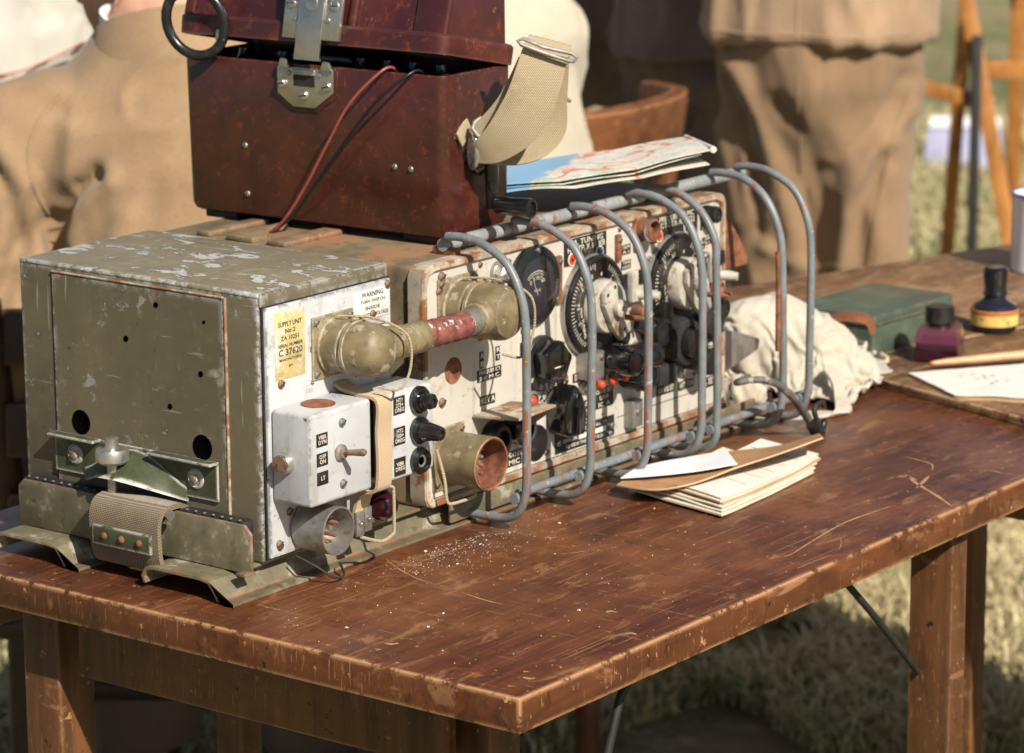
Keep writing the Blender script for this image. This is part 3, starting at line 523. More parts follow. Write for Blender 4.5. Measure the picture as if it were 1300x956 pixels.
# meter
mx, mz = .3470, .1875
mt = part('meter', lathe([(.0345, 0), (.0345, .004), (.0335, .0062), (.0285, .0088), (.0268, .0090), (.0262, .0055), (.0005, .0054)], (mx, PY, mz), (0, -1, 0), 48), 'black', r_)
part('meter_face', lathe([(.0258, .0056), (.0256, .0060), (.0005, .0060)], (mx, PY, mz), (0, -1, 0), 40), 'meter_face', mt)
sv = []; sf = []
def arcquads(cx, cz, r0, r1, a0, a1, y, n_=16):
    k = len(sv)
    for i in range(n_+1):
        a = R(a0+(a1-a0)*i/n_)
        for rr in (r0, r1): sv.append((cx+rr*math.cos(a), y, cz+rr*math.sin(a)))
    for i in range(n_): q = k+2*i; sf.append((q, q+1, q+3, q+2))
yM = PY-.0062
arcquads(mx, mz-.008, .0205, .0212, 50, 130, yM); arcquads(mx, mz-.008, .0182, .0187, 50, 130, yM)
for i in range(11): arcquads(mx, mz-.008, .0182, .0205, 50+8*i-.6, 50+8*i+.6, yM, 1)
part('scale', pydata(sv, sf), 'letter', mt)
for tx, a in (('0', 128), ('5', 108), ('10', 90), ('15', 70), ('600', 52)): part('lettering', text(tx, .0048, (mx+.0148*math.cos(R(a)), yM-.0001, mz-.008+.0148*math.sin(R(a)))), 'letter', mt)
part('lettering', text('A V O', .0035, (mx, yM-.0001, mz-.004)), 'letter', mt)
part('needle', prism([(-.0003, 0), (.0003, 0), (.0001, .020), (-.0001, .020)], (mx, yM-.0006, mz-.008), (math.cos(R(25)), 0, math.sin(R(25))), (-math.sin(R(25)), 0, math.cos(R(25))), (0, -.0002, 0)), 'letter', mt)
part('meter_glass', lathe([(.0268, .0086), (.0266, .0090), (.022, .0103), (.012, .0113), (.0005, .0116), (.0005, .0110), (.012, .0107), (.022, .0097), (.0266, .0084)], (mx, PY, mz), (0, -1, 0), 40, caps=False), 'thin_glass', mt)
for a in (90, 210, 330): screw(mt, (mx+.0312*math.cos(R(a)), PY-.0072, mz+.0312*math.sin(R(a))), .0026, mat='steel')
# tuning dials
def dial(cx, cz, rad, seedv):
    d = part('tuning_dial', lathe([(rad, 0), (rad, .006), (rad-.0012, .0078), (rad-.0035, .0082), (rad-.0042, .0070), (rad-.0048, .0066), (.0005, .0066)], (cx, PY, cz), (0, -1, 0), 64), 'black', r_)
    part('rim', lathe([(rad+.0014, 0), (rad+.0014, .0042), (rad+.0003, .0046), (rad+.0002, 0)], (cx, PY, cz), (0, -1, 0), 64), 'steel_dull', d)
    global sv, sf
    sv = []; sf = []; y = PY-.0069
    for i in range(60):
        a = -55+i*5; L_ = .0065 if i % 5 == 0 else .0042
        if i in (24, 25, 26, 27, 28, 29): continue
        arcquads(cx, cz, rad-.0062-L_, rad-.0062, a-.55, a+.55, y, 1)
    arcquads(cx, cz, rad*.62, rad*.625, 110, 230, y, 14)
    part('tick_marks', pydata(sv, sf), 'letter', d)
    for i, tx in enumerate(('2', '2.5', '3', '3.5', '4', '5', '6', '7', '8')):
        a = R(205-i*32); part('lettering', text(tx, .0052, (cx+(rad-.0165)*math.cos(a), y, cz+(rad-.0165)*math.sin(a)), (math.sin(a), 0, -math.cos(a)), (math.cos(a), 0, math.sin(a))), 'letter', d)
    part('lettering', text('Mc/s TUNING', .0048, (cx-.021, y, cz-.012), (.25, 0, -.97), (.97, 0, .25)), 'letter', d)
    for a in (140, 250): part('stop_stud', lathe([(.0022, 0), (.0022, .0024), (.001, .003)], (cx+rad*.78*math.cos(R(a)), PY-.0066, cz+rad*.78*math.sin(R(a))), (0, -1, 0), 12), 'cream_knob', d)
    hub = part('drive_hub', lathe([(.024, 0), (.024, .010), (.0225, .0125), (.0005, .013)], (cx+.004, PY-.0067, cz), (0, -1, 0), 36), 'cream_knob', r_)
    a = R(-62); e = (math.cos(a), 0, math.sin(a)); g = (-math.sin(a), 0, math.cos(a)); o = (cx+.004, PY-.0200, cz)
    part('vernier_plate', prism([(-.022, -.009), (-.012, -.014), (.016, -.013), (.031, -.008), (.031, .008), (.016, .013), (-.012, .014), (-.022, .009)], o, e, g, (0, -.0055, 0), .0012), 'cream_knob', hub)
    part('spindle_boss', lathe([(.0078, 0), (.0078, .006), (.0062, .0072), (.0028, .0074), (.0025, .005)], (cx+.004, PY-.0252, cz), (0, -1, 0), 20), 'cream_knob', hub)
    part('locking_screw', tube([(cx+.0105, PY-.030, cz-.009), (cx+.0115, PY-.047, cz-.0085), (cx+.0118, PY-.052, cz-.0085)], [.0026, .0024, .001], 10), 'rust', hub)
    for q, w_ in ((-.018, .006), (-.018, -.006), (.024, 0), (.004, .0105)):
        p_ = Vector(o)+Vector(e)*q+Vector(g)*w_; part('fixing_hole', lathe([(.0019, 0), (.0018, .0003), (.0002, .0003)], (p_.x, PY-.0253, p_.z), (0, -1, 0), 12), 'black_matt', hub)
    return d
dial(.4335, .1555, .0445, 1); dial(.5615, .1545, .0455, 2)
def ringspot(parent, x, z, mat):
    q = part('ring_mark', lathe([(.0058, 0), (.0056, .0004), (.0005, .0004)], (x, PY-.0008, z), (0, -1, 0), 24), 'letter', parent); part('colour_ring', lathe([(.0046, 0), (.0045, .0003), (.0005, .0003)], (x, PY-.0012, z), (0, -1, 0), 24), mat, q)
    part('ring_centre', lathe([(.0017, 0), (.0015, .0003), (.0002, .0003)], (x, PY-.0015, z), (0, -1, 0), 12), 'black', q)
l1 = flange('label', .3935, .4560, .1955, .2185, 'label_black', .0008, .0001)
for q, zz, ft in (('P.A. TUNING', .2145, .050), ('НАСТР. У. М. КВ', .2085, .055)): part('lettering', text(q, .0066, (.4255, PY-.0010, zz), fit=ft), 'letter', l1)
ringspot(l1, .4045, .2005, 'red_paint'); ringspot(l1, .4455, .2010, 'blue_paint')
l2 = flange('label', .5240, .5990, .1955, .2190, 'label_black', .0008, .0001)
for q, zz, ft in (('A FREQUENCY MC', .2150, .062), ('ЧАСТОТА А. МГЦ', .2090, .064)): part('lettering', text(q, .0066, (.5615, PY-.0010, zz), fit=ft), 'letter', l2)
ringspot(l2, .5375, .2010, 'red_paint'); ringspot(l2, .5825, .2025, 'blue_paint')
# sockets and nuts
hx = part('aerial_nut', lathe([(.0098, 0), (.0098, .0035), (.0072, .004), (.0072, .0042)], (.2985, PY, .2065), (0, -1, 0), 24), 'steel_dull', r_); part('hex', lathe([(.0080, .004), (.0080, .0105), (.0070, .0115), (.0045, .0116), (.0042, .015), (.0030, .0152), (.0028, .0125)], (.2985, PY, .2065), (0, -1, 0), 6), 'steel', hx)
cx_ = part('coaxial_socket', lathe([(.0120, 0), (.0120, .003), (.0095, .004), (.0095, .013), (.0102, .0135), (.0102, .017), (.0086, .0173), (.0082, .008), (.003, .008), (.0028, .013), (.0010, .0132)], (.5065, PY, .2125), (0, -1, 0), 28), 'rust', r_); part('collar', lathe([(.0104, .0128), (.0108, .0148), (.0104, .0168), (.0103, .0128)], (.5065, PY, .2125), (0, -1, 0), 28, caps=False), 'steel', cx_)
for x, z, h_ in ((.3835, .1865, .042), (.4725, .2005, .024), (.5005, .1985, .010)):
    q = part('pivot_bracket', box(x-.0034, x+.0034, PY-.004, PY+.0002, z-h_/2, z+h_/2, .0012), 'rust', r_); screw(q, (x, PY-.004, z+h_/2-.005), .0024)
# flick levers beside the dials
def flick(x, z, lb1, lb2):
    b = part('flick_lever', box(x-.006, x+.012, PY-.008, PY+.0002, z-.014, z+.014, .0016), 'cream_knob', r_)
    part('slot_plate', box(x-.0095, x-.0065, PY-.003, PY+.0002, z-.018, z+.012, .0004), 'black', b); part('cover', box(x+.0025, x+.0125, PY-.0105, PY-.0075, z+.002, z+.015, .001), 'black', b)
    part('lever', tube([(x+.004, PY-.006, z-.008), (x+.010, PY-.016, z-.008), (x+.013, PY-.024, z-.0088)], [.0042, .0050, .0040], 12), 'cream_knob', b)
    part('stop_screw', lathe([(.0056, 0), (.0056, .012), (.0042, .0135), (.001, .0138)], (x-.004, PY-.008, z-.021), (0, -1, 0), 16), 'rust', b); part('tip', tube([(x-.004, PY-.0205, z-.021), (x-.006, PY-.030, z-.021)], [.0028, .0016], 8), 'rust', b)
flick(.492, .163, '', ''); flick(.6185, .160, '', '')
for x0, x1, z0, z1, tx in ((.479, .493, .1925, .2010, 'DEM\nA.1'), (.479, .4935, .1790, .1870, 'TUNE\nLOCK'), (.4775, .4905, .1105, .1215, 'LOCK\nDIAL'), (.5995, .612, .178, .186, 'OFF\nON'), (.6045, .6235, .196, .2040, 'ANT\n2 VCU'), (.6080, .6225, .1815, .1885, 'DEM\nA.1'), (.6065, .6205, .1135, .1225, 'LOCK\nDIAL')): lab(x0, x1, z0, z1, tx)
screw(r_, (.5005, PY, .108), .0034); screw(r_, (.222, PY, .109), .0042, mat='screw'); screw(r_, (.222+.001, PY, .2145), .0045); screw(r_, (.2195, PY, .203), .0036)
part('warning_lamp', lathe([(.0060, 0), (.0060, .006), (.0045, .010), (.001, .0125)], (.6215, PY, .145), (0, -1, 0), 16), 'red_paint', r_)
# labels low left
lab(.270, .303, .1165, .1265, 'FREQUENCY\n2-8 M.C.'); lab(.2735, .294, .0955, .1035, 'KEY A'); lab(.2735, .2785, .128, .142, 'A\nB'); lab(.2955, .301, .131, .143, 'R\nT')
part('stain', lathe([(.0115, 0), (.0113, .0003), (.0002, .0003)], (.238, PY, .133), (0, -1, 0), 20), 'rust', r_)
# knobs: star knob, pointer knob and their engraved skirts
def skirt(cx, cz, r0, r1, a0, a1, txt):
    global sv, sf
    sv = []; sf = []; arcquads(cx, cz, r0, r1, a0, a1, PY-.0009, 18); arcquads(cx, cz, r1, r1+1e-5, a0, a1, PY-.0009, 18); q = part('engraved_skirt', pydata(sv, [f[::-1] for f in sf]), 'label_black', r_)
    am = [a1-(a1-a0)*(i+.5)/len(txt) for i in range(len(txt))]; rr = (r0+r1)/2
    for ch, a in zip(txt, am):
        if ch != ' ': a = R(a); part('lettering', text(ch, (r1-r0)*.8, (cx+rr*math.cos(a), PY-.0011, cz+rr*math.sin(a)), (math.sin(a), 0, -math.cos(a)), (math.cos(a), 0, math.sin(a))), 'letter', q)
kx, kz = .3575, .1175
kd = part('band_switch', lathe([(.0245, 0), (.0245, .003), (.0232, .0045), (.0005, .0046)], (kx, PY, kz), (0, -1, 0), 40), 'label_black', r_)
sp = [((.0195 if i % 2 == 0 else .0155)*math.cos(R(i*36+8)), (.0195 if i % 2 == 0 else .0155)*math.sin(R(i*36+8))) for i in range(10)]
part('star_knob', prism(sp, (kx+.001, PY-.0052, kz+.003), (1, 0, 0), (0, 0, 1), (0, -.017, 0), .0028), 'black_gloss', kd); part('pointer_line', box(kx-.008, kx+.004, PY-.0228, PY-.0221, kz-.0008, kz+.0002), 'letter', kd)
for i, ch in enumerate('B DRIVE'):
    a = R(215+i*22); part('lettering', text(ch, .006, (kx+.0205*math.cos(a), PY-.0049, kz+.0205*math.sin(a)), (-math.sin(a), 0, math.cos(a)), (-math.cos(a), 0, -math.sin(a))) if ch != ' ' else text('.', .003, (kx, PY-.0049, kz-.02)), 'letter', kd)
part('knob_stop', lathe([(.0035, 0), (.0035, .008), (.0022, .0095)], (.385, PY, .1005), (0, -1, 0), 14), 'rust', r_)
kx2, kz2 = .3825, .070
skirt(kx2, kz2, .0215, .0295, 55, 150, 'NETTING R.T.'); skirt(kx2-.0325, kz2+.012, .0125, .0185, 60, 145, 'QUENCH')
pk = part('pointer_knob', prism([(-.0150, -.010), (-.0165, .002), (-.012, .014), (-.0045, .025), (0, .029), (.0045, .025), (.012, .014), (.0165, .002), (.0150, -.010), (.009, -.0175), (-.009, -.0175)], (kx2, PY, kz2-.002), (1, 0, 0), (0, 0, 1), (0, -.022, 0), .0034), 'black_gloss', r_)
part('grip', prism([(-.0045, -.015), (-.005, .010), (0, .022), (.005, .010), (.0045, -.015)], (kx2, PY-.0215, kz2-.002), (1, 0, 0), (0, 0, 1), (0, -.006, 0), .0015), 'black_gloss', pk)
rl = part('indicator_lamp', lathe([(.0095, 0), (.0095, .003), (.0072, .0042), (.0068, .0022), (.0005, .0022)], (.3435, PY, .0865), (0, -1, 0), 20), 'steel_dull', r_); part('lens', lathe([(.0050, .002), (.0045, .0045), (.002, .0065), (.0004, .007)], (.3435, PY, .0865), (0, -1, 0), 16), 'red_paint', rl)
for px, py in ((678, 531), (719, 494), (719, 548), (692, 574), (773, 550), (770, 448)):
    x, z = fx(px, py); screw(r_, (x, PY, z), .0030, mat='screw' if px < 760 else 'steel')
# rating plate
rp = flange('rating_plate', .3795, .4680, .0315, .0505, 'label_black', .0009, .0003)
for i, (q, ft) in enumerate((('WIRELESS SET No. 19', .066), ('SERIAL No', .022), ('TO VIEW THE CONTROLS', .060))): part('lettering', text(q, .0044, (.4235 if i != 1 else .401, PY-.0011, .0466-.0058*i), fit=ft), 'letter', rp)
part('serial_strip', box(.414, .455, PY-.0012, PY-.0008, .0385, .0430), 'white_label', rp)
for x in (.3840, .4640): screw(rp, (x, PY-.0009, .041), .0028, mat='steel')
part('panel_seam', box(.473, X1-.006, PY-.0003, PY+.0002, .0460, .0466), 'black_matt', r_); part('panel_seam', box(X0+.01, X1-.008, PY-.0003, PY+.0002, .0290, .0297), 'black_matt', r_)
# large black controls
def knob(name, x, z, rad, h, mat, kn=0, nn=36, par=r_):
    return part(name, lathe([(rad*.92, 0), (rad, .003), (rad, h-.004), (rad*.93, h-.001), (rad*.7, h), (rad*.66, h-.0015), (rad*.15, h-.0015)], (x, PY, z), (0, -1, 0), nn, kn), mat, par)
bkp = part('lever_bracket', box(.4105, .4320, PY-.016, PY+.0002, .0930, .1175, .0015), 'steel_dull', r_); screw(bkp, (.4150, PY-.016, .1100), .0026); screw(bkp, (.4270, PY-.016, .1120), .003)
knob('gain_control', .4455, .1065, .0125, .042, 'black_gloss'); part('hand_grip', tube([(.4375, PY-.018, .1065), (.462, PY-.026, .1065), (.486, PY-.033, .1065), (.4885, PY-.0335, .1065)], [.0105, .0122, .0122, .009], 24), 'black_gloss', r_)
knob('trimmer_knob', .4860, .0855, .0145, .028, 'black', .06, 48)
knob('large_tuning_knob', .5505, .1040, .0225, .026, 'black_matt', .05, 72); part('knob_boss', lathe([(.014, 0), (.0125, .008), (.004, .0088)], (.5505, PY-.0245, .1040), (0, -1, 0), 24), 'black', r_)
knob('small_knob', .5835, .0800, .0125, .030, 'black', .03, 40); knob('panel_knob', .5215, .1175, .0130, .020, 'black', 0, 30); knob('fine_tuning_knob', .6010, .1130, .0155, .022, 'black_matt', .05, 48)
q = part('relay_cover', box(.512, .540, PY-.020, PY+.0002, .0690, .0880, .003), 'black_matt', r_); part('relay_cover', box(.5245, .5400, PY-.016, PY+.0002, .1250, .142, .003), 'black', r_)
lb3 = lab(.5350, .5640, .0535, .0690, 'L.O. AMP\nGAIN B SET'); lab(.4380, .4665, .0600, .0780, 'ON B SET\nОФФ\nIC A'); 
part('terminal_block', box(.4835, .5000, PY-.010, PY+.0002, .0350, .0600, .001), 'steel_dull', r_); screw(r_, (.4915, PY-.010, .0490), .003, mat='steel')
# three red-tipped toggles
for i, x in enumerate((.4215, .4400, .4585)):
    q = part('toggle_switch', lathe([(.0062, 0), (.0060, .0028), (.0040, .0035), (.0036, .006)], (x, PY, .0845+.001*i), (0, -1, 0), 18), 'steel_dull', r_)
    part('lever', tube([(x, PY-.004, .0845), (x+.002, PY-.014, .087)], [.0018, .0022], 10), 'steel_dull', q); part('red_tip', ball((x+.0027, PY-.0175, .0880), .0040, .0044, .0040, 14), 'red_paint', q)
lab(.4060, .4330, .0945-.004, .0945+.004, 'SENDER RCVR'); lab(.4085, .4360, .0635, .0715, 'I.C. A B'); lab(.405, .4310, .0520, .0605, 'CONTROL')
for x, z in ((.2755, .2165), (.3905, .1285), (.4765, .2165), (.5005, .1480), (.4725, .1300), (.5060, .0660), (.5760, .0540), (.5960, .0640), (.6290, .0620), (.6310, .2100), (.6330, .1050), (.2660, .0350), (.3330, .1500), (.3150, .2130), (.5220, .1830), (.6080, .2120)): screw(r_, (x, PY, z), .0026, mat='screw' if int(x*1e4) % 3 else 'steel_dull')
for x0, x1, z0, z1, tx in ((.3150, .3330, .1560, .1630, 'METER'), (.4640, .4760, .1385, .1460, 'SLOW'), (.5060, .5180, .1500, .1570, 'FAST'), (.5700, .5960, .0520, .0600, 'HET TONE'), (.6060, .6320, .0700, .0850, 'B SET\nON OFF'), (.6090, .6320, .0470, .0560, 'A SET'), (.5060, .5230, .0930, .1000, 'GAIN'), (.5870, .6050, .1290, .1360, 'SLOW'), (.3300, .3400, .1280, .1400, 'A\nB')): lab(x0, x1, z0, z1, tx)
for x, z in ((.6190, .0990), (.6000, .0930), (.5745, .0700)):
    q = part('toggle_switch', lathe([(.0058, 0), (.0056, .0026), (.0038, .0033), (.0034, .0055)], (x, PY, z), (0, -1, 0), 18), 'steel_dull', r_); part('lever', tube([(x, PY-.004, z), (x+.001, PY-.014, z+.003), (x+.0012, PY-.0185, z+.0042)], [.0017, .0022, .0014], 10), 'steel_dull', q)
for x, z, rr_ in ((.6230, .1215, .0100), (.5065, .1260, .0085), (.4650, .1230, .0070), (.6100, .2110, .0080)): knob('set_knob', x, z, rr_, .017, 'black', .05, 32)
for x, z in ((.5120, .1710), (.6090, .1700)): part('jack_collar', lathe([(.0062, 0), (.0062, .0040), (.0048, .0060), (.0030, .0061), (.0028, .003)], (x, PY, z), (0, -1, 0), 18), 'steel_dull', r_)
# round socket and hood at the lower left, blanking disc
fl = flange('socket_flange', .2080, .2500, .0350, .0880, 'olive_plain', .0022, .0008)
so2 = part('round_socket', lathe([(.0222, 0), (.0222, .026), (.0226, .0280), (.0226, .0405), (.0216, .0412), (.0208, .040), (.0206, .014), (.0005, .0138)], (.2335, PY-.002, .0605), (0, -1, 0), 40), 'olive_plain', r_)
part('rim_rust', lathe([(.0205, .0145), (.02045, .0408), (.0216, .0416), (.0220, .0410), (.0229, .0395)], (.2335, PY-.002, .0605), (0, -1, 0), 40, caps=False), 'rust', so2)
for i in range(4):
    for j in range(3):
        x, z = .2335-.0105+.007*j, .0605+.0105-.007*i; part('pin', lathe([(.0019, 0), (.0019, .014), (.0008, .0155)], (x, PY-.0158, z), (0, -1, 0), 8), 'rust' if (i+j) % 3 else 'steel_dull', so2)
part('contact_block', box(.2225, .2365, PY-.0262, PY-.0158, .0560, .0720, .001), 'rust', so2)
for x, z in ((.2125, .083), (.246, .083), (.2125, .0405)): screw(r_, (x, PY-.0022, z), .0028)
part('wire_bail', tube(spline([(.2035, -.010, .074), (.2035, -.018, .050), (.2035, -.020, .0335), (.208, -.021, .0285), (.224, -.024, .0290), (.2335, -.026, .0310), (.235, -.025, .0345)], 4), .0014, 8), 'webbing', r_)
hd = part('socket_hood', prism([(0, 0), (.050, .004), (.050, .0065), (.002, .0028)], (.262, PY, .0880), (0, -1, 0), (0, 0, 1), (.052, 0, .002), .0006), 'frame_rust', r_); part('hood_side', prism([(0, 0), (0, -.026), (.012, -.022), (.048, .004)], (.3125, PY, .0880), (0, -1, 0), (0, 0, 1), (.0018, 0, 0), .0003), 'steel_dull', hd)
part('jack_socket', lathe([(.0165, 0), (.0165, .008), (.013, .012), (.009, .0125), (.0085, .004), (.0005, .0038)], (.2900, PY, .0640), (0, -1, 0), 28), 'black', r_); part('jack_socket', lathe([(.0145, 0), (.0145, .014), (.012, .017), (.0085, .0172), (.008, .006), (.0005, .006)], (.3190, PY, .0690), (0, -1, 0), 28), 'black_gloss', r_)
lab(.2760, .2940, .0405, .0490, 'KEY B'); lab(.3085, .3310, .0345, .0480, 'HDPHN\nMIC')
part('blanking_disc', lathe([(.0160, 0), (.0158, .0012), (.0140, .0018), (.0005, .0018)], (.3520, PY, .0480), (0, -1, 0), 32), 'black', r_)
# ---- tube guard: two rails and seven bent bars
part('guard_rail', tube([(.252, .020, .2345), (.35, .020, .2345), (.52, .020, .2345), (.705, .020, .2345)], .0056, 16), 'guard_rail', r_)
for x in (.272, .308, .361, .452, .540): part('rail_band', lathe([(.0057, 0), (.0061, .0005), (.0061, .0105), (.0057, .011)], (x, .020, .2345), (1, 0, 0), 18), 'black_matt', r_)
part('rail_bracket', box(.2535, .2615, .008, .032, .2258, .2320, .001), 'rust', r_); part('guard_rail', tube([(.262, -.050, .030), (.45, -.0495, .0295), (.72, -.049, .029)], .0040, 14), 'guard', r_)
for i, (x, lean) in enumerate(((.251, .001), (.3415, .003), (.4265, .001), (.5105, .001), (.5415, -.002), (.645, -.003), (.690, .002))):
    q = .0 if i != 4 else .004
    pts = spline([(x, .014, .2425), (x, .000, .2435), (x+.000, -.022, .2405), (x+lean, -.046, .227), (x+lean, -.0605, .203), (x+lean, -.066+q, .176), (x+lean*.6, -.067+q, .12), (x, -.067+q, .062), (x, -.0665+q, .040), (x, -.061, .0215), (x, -.049, .0120), (x, -.030, .0095), (x, -.0075, .0095)], 5)
    part('guard_bar', tube(pts, .0037, 14), 'guard', r_); part('weld', lathe([(.0046, -.005), (.0049, 0), (.0046, .005)], (x, -.0575, .0298), (1, 0, 0), 14), 'guard', r_)
part('guard_foot', box(.225, .720, -.0075, -.0045, .0055, .0225, .001), 'carrier', r_)
part('end_bracket', prism([(0, 0), (.05, .0), (.05, .01), (.012, .055), (0, .06)], (.6435, .004, .150), (1, 0, 0), (0, 0, 1), (0, .004, 0), .001), 'rust', r_); part('guard_stop', tube([(.6395, -.0645, .085), (.6395, -.0645, .15), (.6395, -.0635, .178)], .0026, 10), 'rust', r_)
part('aerial_tuner', lathe([(.016, 0), (.018, .006), (.012, .02), (.006, .034), (.003, .040)], (.6434, .03, .190), (1, -.1, -.3), 18), 'rust', r_)

# ================================================================== POWER CABLE between the two units
pc = thing('power_cable', 'short olive cable with two domed plugs joining power unit and radio', 'cable', (.16, -.04, .18))
sx_, sz_ = .0815, .1845
pf = part('plug_flange', box(.0560, .1060, -.0052, -.0036, .159, .2095, .0006), 'olive_plain', pc)
for x, z in ((.0605, .205), (.1015, .205), (.0605, .1635), (.1015, .1635)): screw(pf, (x, -.0052, z), .0030, mat='steel_dull')
p_a = part('plug', lathe([(.0232, 0), (.0232, .003), (.0214, .0035), (.0214, .019), (.0205, .0195), (.0205, .0225), (.0222, .023), (.0222, .0255), (.0214, .026), (.0214, .039), (.0205, .0445), (.0175, .0500), (.0120, .0535), (.006, .0552), (.001, .0555)], (sx_, -.0052, sz_), (0, -1, 0), 40), 'olive_plain', pc)
part('outlet', tube([(sx_+.010, -.040, sz_), (sx_+.030, -.042, sz_), (sx_+.046, -.043, sz_-.0005)], [.0160, .0140, .0126], 24), 'olive_plain', p_a); part('collar', tube([(sx_+.045, -.043, sz_), (sx_+.048, -.0432, sz_), (sx_+.063, -.0436, sz_), (sx_+.065, -.0437, sz_)], [.0112, .0127, .0127, .0110], 24), 'olive_plain', p_a)
rx_, rz_ = .2440, .1865
pf2 = part('plug_flange', box(.2170, .2700, PY-.0018, PY+.0002, .1600, .2130, .0006), 'olive_plain', pc)
for x, z in ((.2210, .2085), (.2660, .1645), (.2660, .2085), (.2210, .1645)): screw(pf2, (x, PY-.0018, z), .0030, mat='screw')
p_b = part('plug', lathe([(.0248, 0), (.0248, .003), (.0232, .0035), (.0232, .017), (.0222, .0175), (.0222, .021), (.0240, .0215), (.0240, .024), (.0232, .0245), (.0232, .042), (.0222, .0485), (.0195, .0535), (.0140, .056), (.0075, .0572), (.001, .0575)], (rx_, PY-.0018, rz_), (0, -1, 0), 40), 'olive_plain', pc)
part('outlet', tube([(rx_-.012, -.041, rz_-.001), (rx_-.0285, -.0425, rz_-.002), (rx_-.0300, -.0425, rz_-.002)], [.0150, .0142, .0120], 24), 'olive_plain', p_b); part('braid', tube([(rx_-.0295, -.0425, rz_-.002), (rx_-.044, -.0430, rz_-.0022)], .0108, 24), 'steel_dull', p_b)
P = [(sx_+.064, -.0437, sz_), (.165, -.0437, sz_-.0002), (.185, -.0436, sz_-.0006), (rx_-.0425, -.0431, rz_-.0025)]; part('wrapped_sleeve', tube(spline(P, 6), [.0112+.0006*math.sin(i*1.7) for i in range(19)], 20), 'rust_tape', pc)
def clip(o, rad, h, hang, par):             # bent spring wire round the dome
    x, y, z = o; pts = []
    for i in range(9): a = R(100-i*25); pts.append((x+(rad+.0012)*math.cos(a), y-h*.42, z+(rad+.0012)*math.sin(a)))
    part('spring_wire', tube(spline([(x-.004, y-.008, z+rad+.0015), (x+.006, y-h*.6, z+rad+.002), (x+rad*.8, y-h*.95, z+rad*.70), (x+rad*.95, y-h*1.08, z+rad*.2), (x+rad*.9, y-h*1.08, z-rad*.75), (x+rad*.5, y-h*1.02, z-hang), (x+rad*.15, y-h*.75, z-hang*.96)], 5), .0011, 7), 'webbing', par)
    part('spring_wire', tube(pts, .0011, 7), 'webbing', par)
clip((sx_, -.0052, sz_), .0224, .056, .031, p_a); clip((rx_, -.003, rz_), .0242, .056, .037, p_b)

# ================================================================== FIELD TELEPHONE
TW = .101; TL = .284; TH = .1455
ft = thing('field_telephone', 'dark red-brown bakelite field telephone case with raised lid on the radio', 'telephone', (.274, .035, Zt-.0012), R(-88), world=False)
def shell(x0, x1, y0, y1, z0, z1, r0, th, taper=0.0, seg=5):   # open-topped tub with rounded corners and foot edge
    v = []; f = []; rows = []
    def loop(ins, z, rr):
        pts = []
        for cx_, cy_, a0 in ((x1-ins-rr, y1-ins-rr, 0), (x0+ins+rr, y1-ins-rr, 90), (x0+ins+rr, y0+ins+rr, 180), (x1-ins-rr, y0+ins+rr, 270)):
            for k in range(seg+1): a = R(a0+90*k/seg); pts.append((cx_+rr*math.cos(a), cy_+rr*math.sin(a), z))
        rows.append(len(v)); v.extend(pts); return len(pts)
    for ins, z, rr in ((.006+taper, z0, r0*.6), (.0018+taper, z0+.0022, r0), (taper, z0+.007, r0), (taper*.5, (z0+z1)/2, r0), (0, z1-.001, r0), (.0006, z1, r0), (th, z1, max(.001, r0-th)), (th, z1-.028, max(.001, r0-th))): nn_ = loop(ins, z, rr)
    for k in range(len(rows)-1):
        for i in range(nn_): j = (i+1) % nn_; f.append((rows[k]+i, rows[k]+j, rows[k+1]+j, rows[k+1]+i))
    f.append(tuple(rows[0]+i for i in range(nn_))[::-1]); f.append(tuple(rows[-1]+i for i in range(nn_))); return pydata(v, f)
body = part('body', shell(-TL, 0, 0, TW, .007, TH, .0095, .003, .0018), 'bakelite', ft)
for x in (-TL+.03, -.035): part('foot', box(x-.018, x+.018, .012, TW-.012, 0, .0085, .0015), 'black_matt', ft)
part('inner_deck', box(-TL+.004, -.004, .004, TW-.004, TH-.024, TH-.012, .001), 'black', ft)
for x in (-.235, -.19, -.105, -.077, -.050, -.022): part('terminal', lathe([(.0075, 0), (.0075, .010), (.0062, .0115), (.005, .018), (.001, .0185)], (x, .028, TH-.0122), (0, 0, 1), 16), 'black_gloss', ft)
part('handset_cradle', box(-.215, -.13, .045, .09, TH-.0122, TH+.004, .004), 'black_gloss', ft)
# lid hinged along the far edge
lid = bpy.data.objects.new('lid', None); COL.objects.link(lid); lid.parent = ft; lid.location = (0, TW-.001, TH-.0022); lid.rotation_euler = (R(-11.5), 0, 0); lid.empty_display_size = .03
def lp(name, me, mat): return part(name, me, mat, lid)
LR = .0185
def tub(dims):
    v = []; f = []; rows = []; seg = 5
    for x0, x1, y0, y1, z, rr in dims:
        pts = []
        for cx_, cy_, a0 in ((x1-rr, y1-rr, 0), (x0+rr, y1-rr, 90), (x0+rr, y0+rr, 180), (x1-rr, y0+rr, 270)):
            for k in range(seg+1): a = R(a0+90*k/seg); pts.append((cx_+rr*math.cos(a), cy_+rr*math.sin(a), z))
        rows.append(len(v)); v.extend(pts); nn_ = len(pts)
    for k in range(len(rows)-1):
        for i in range(nn_): j = (i+1) % nn_; f.append((rows[k]+i, rows[k]+j, rows[k+1]+j, rows[k+1]+i))
    f.append(tuple(rows[0]+i for i in range(nn_))[::-1]); f.append(tuple(rows[-1]+i for i in range(nn_))); return pydata(v, f)
xa, xb, ya, yb = -TL-.003, .003, -TW-.004, .001
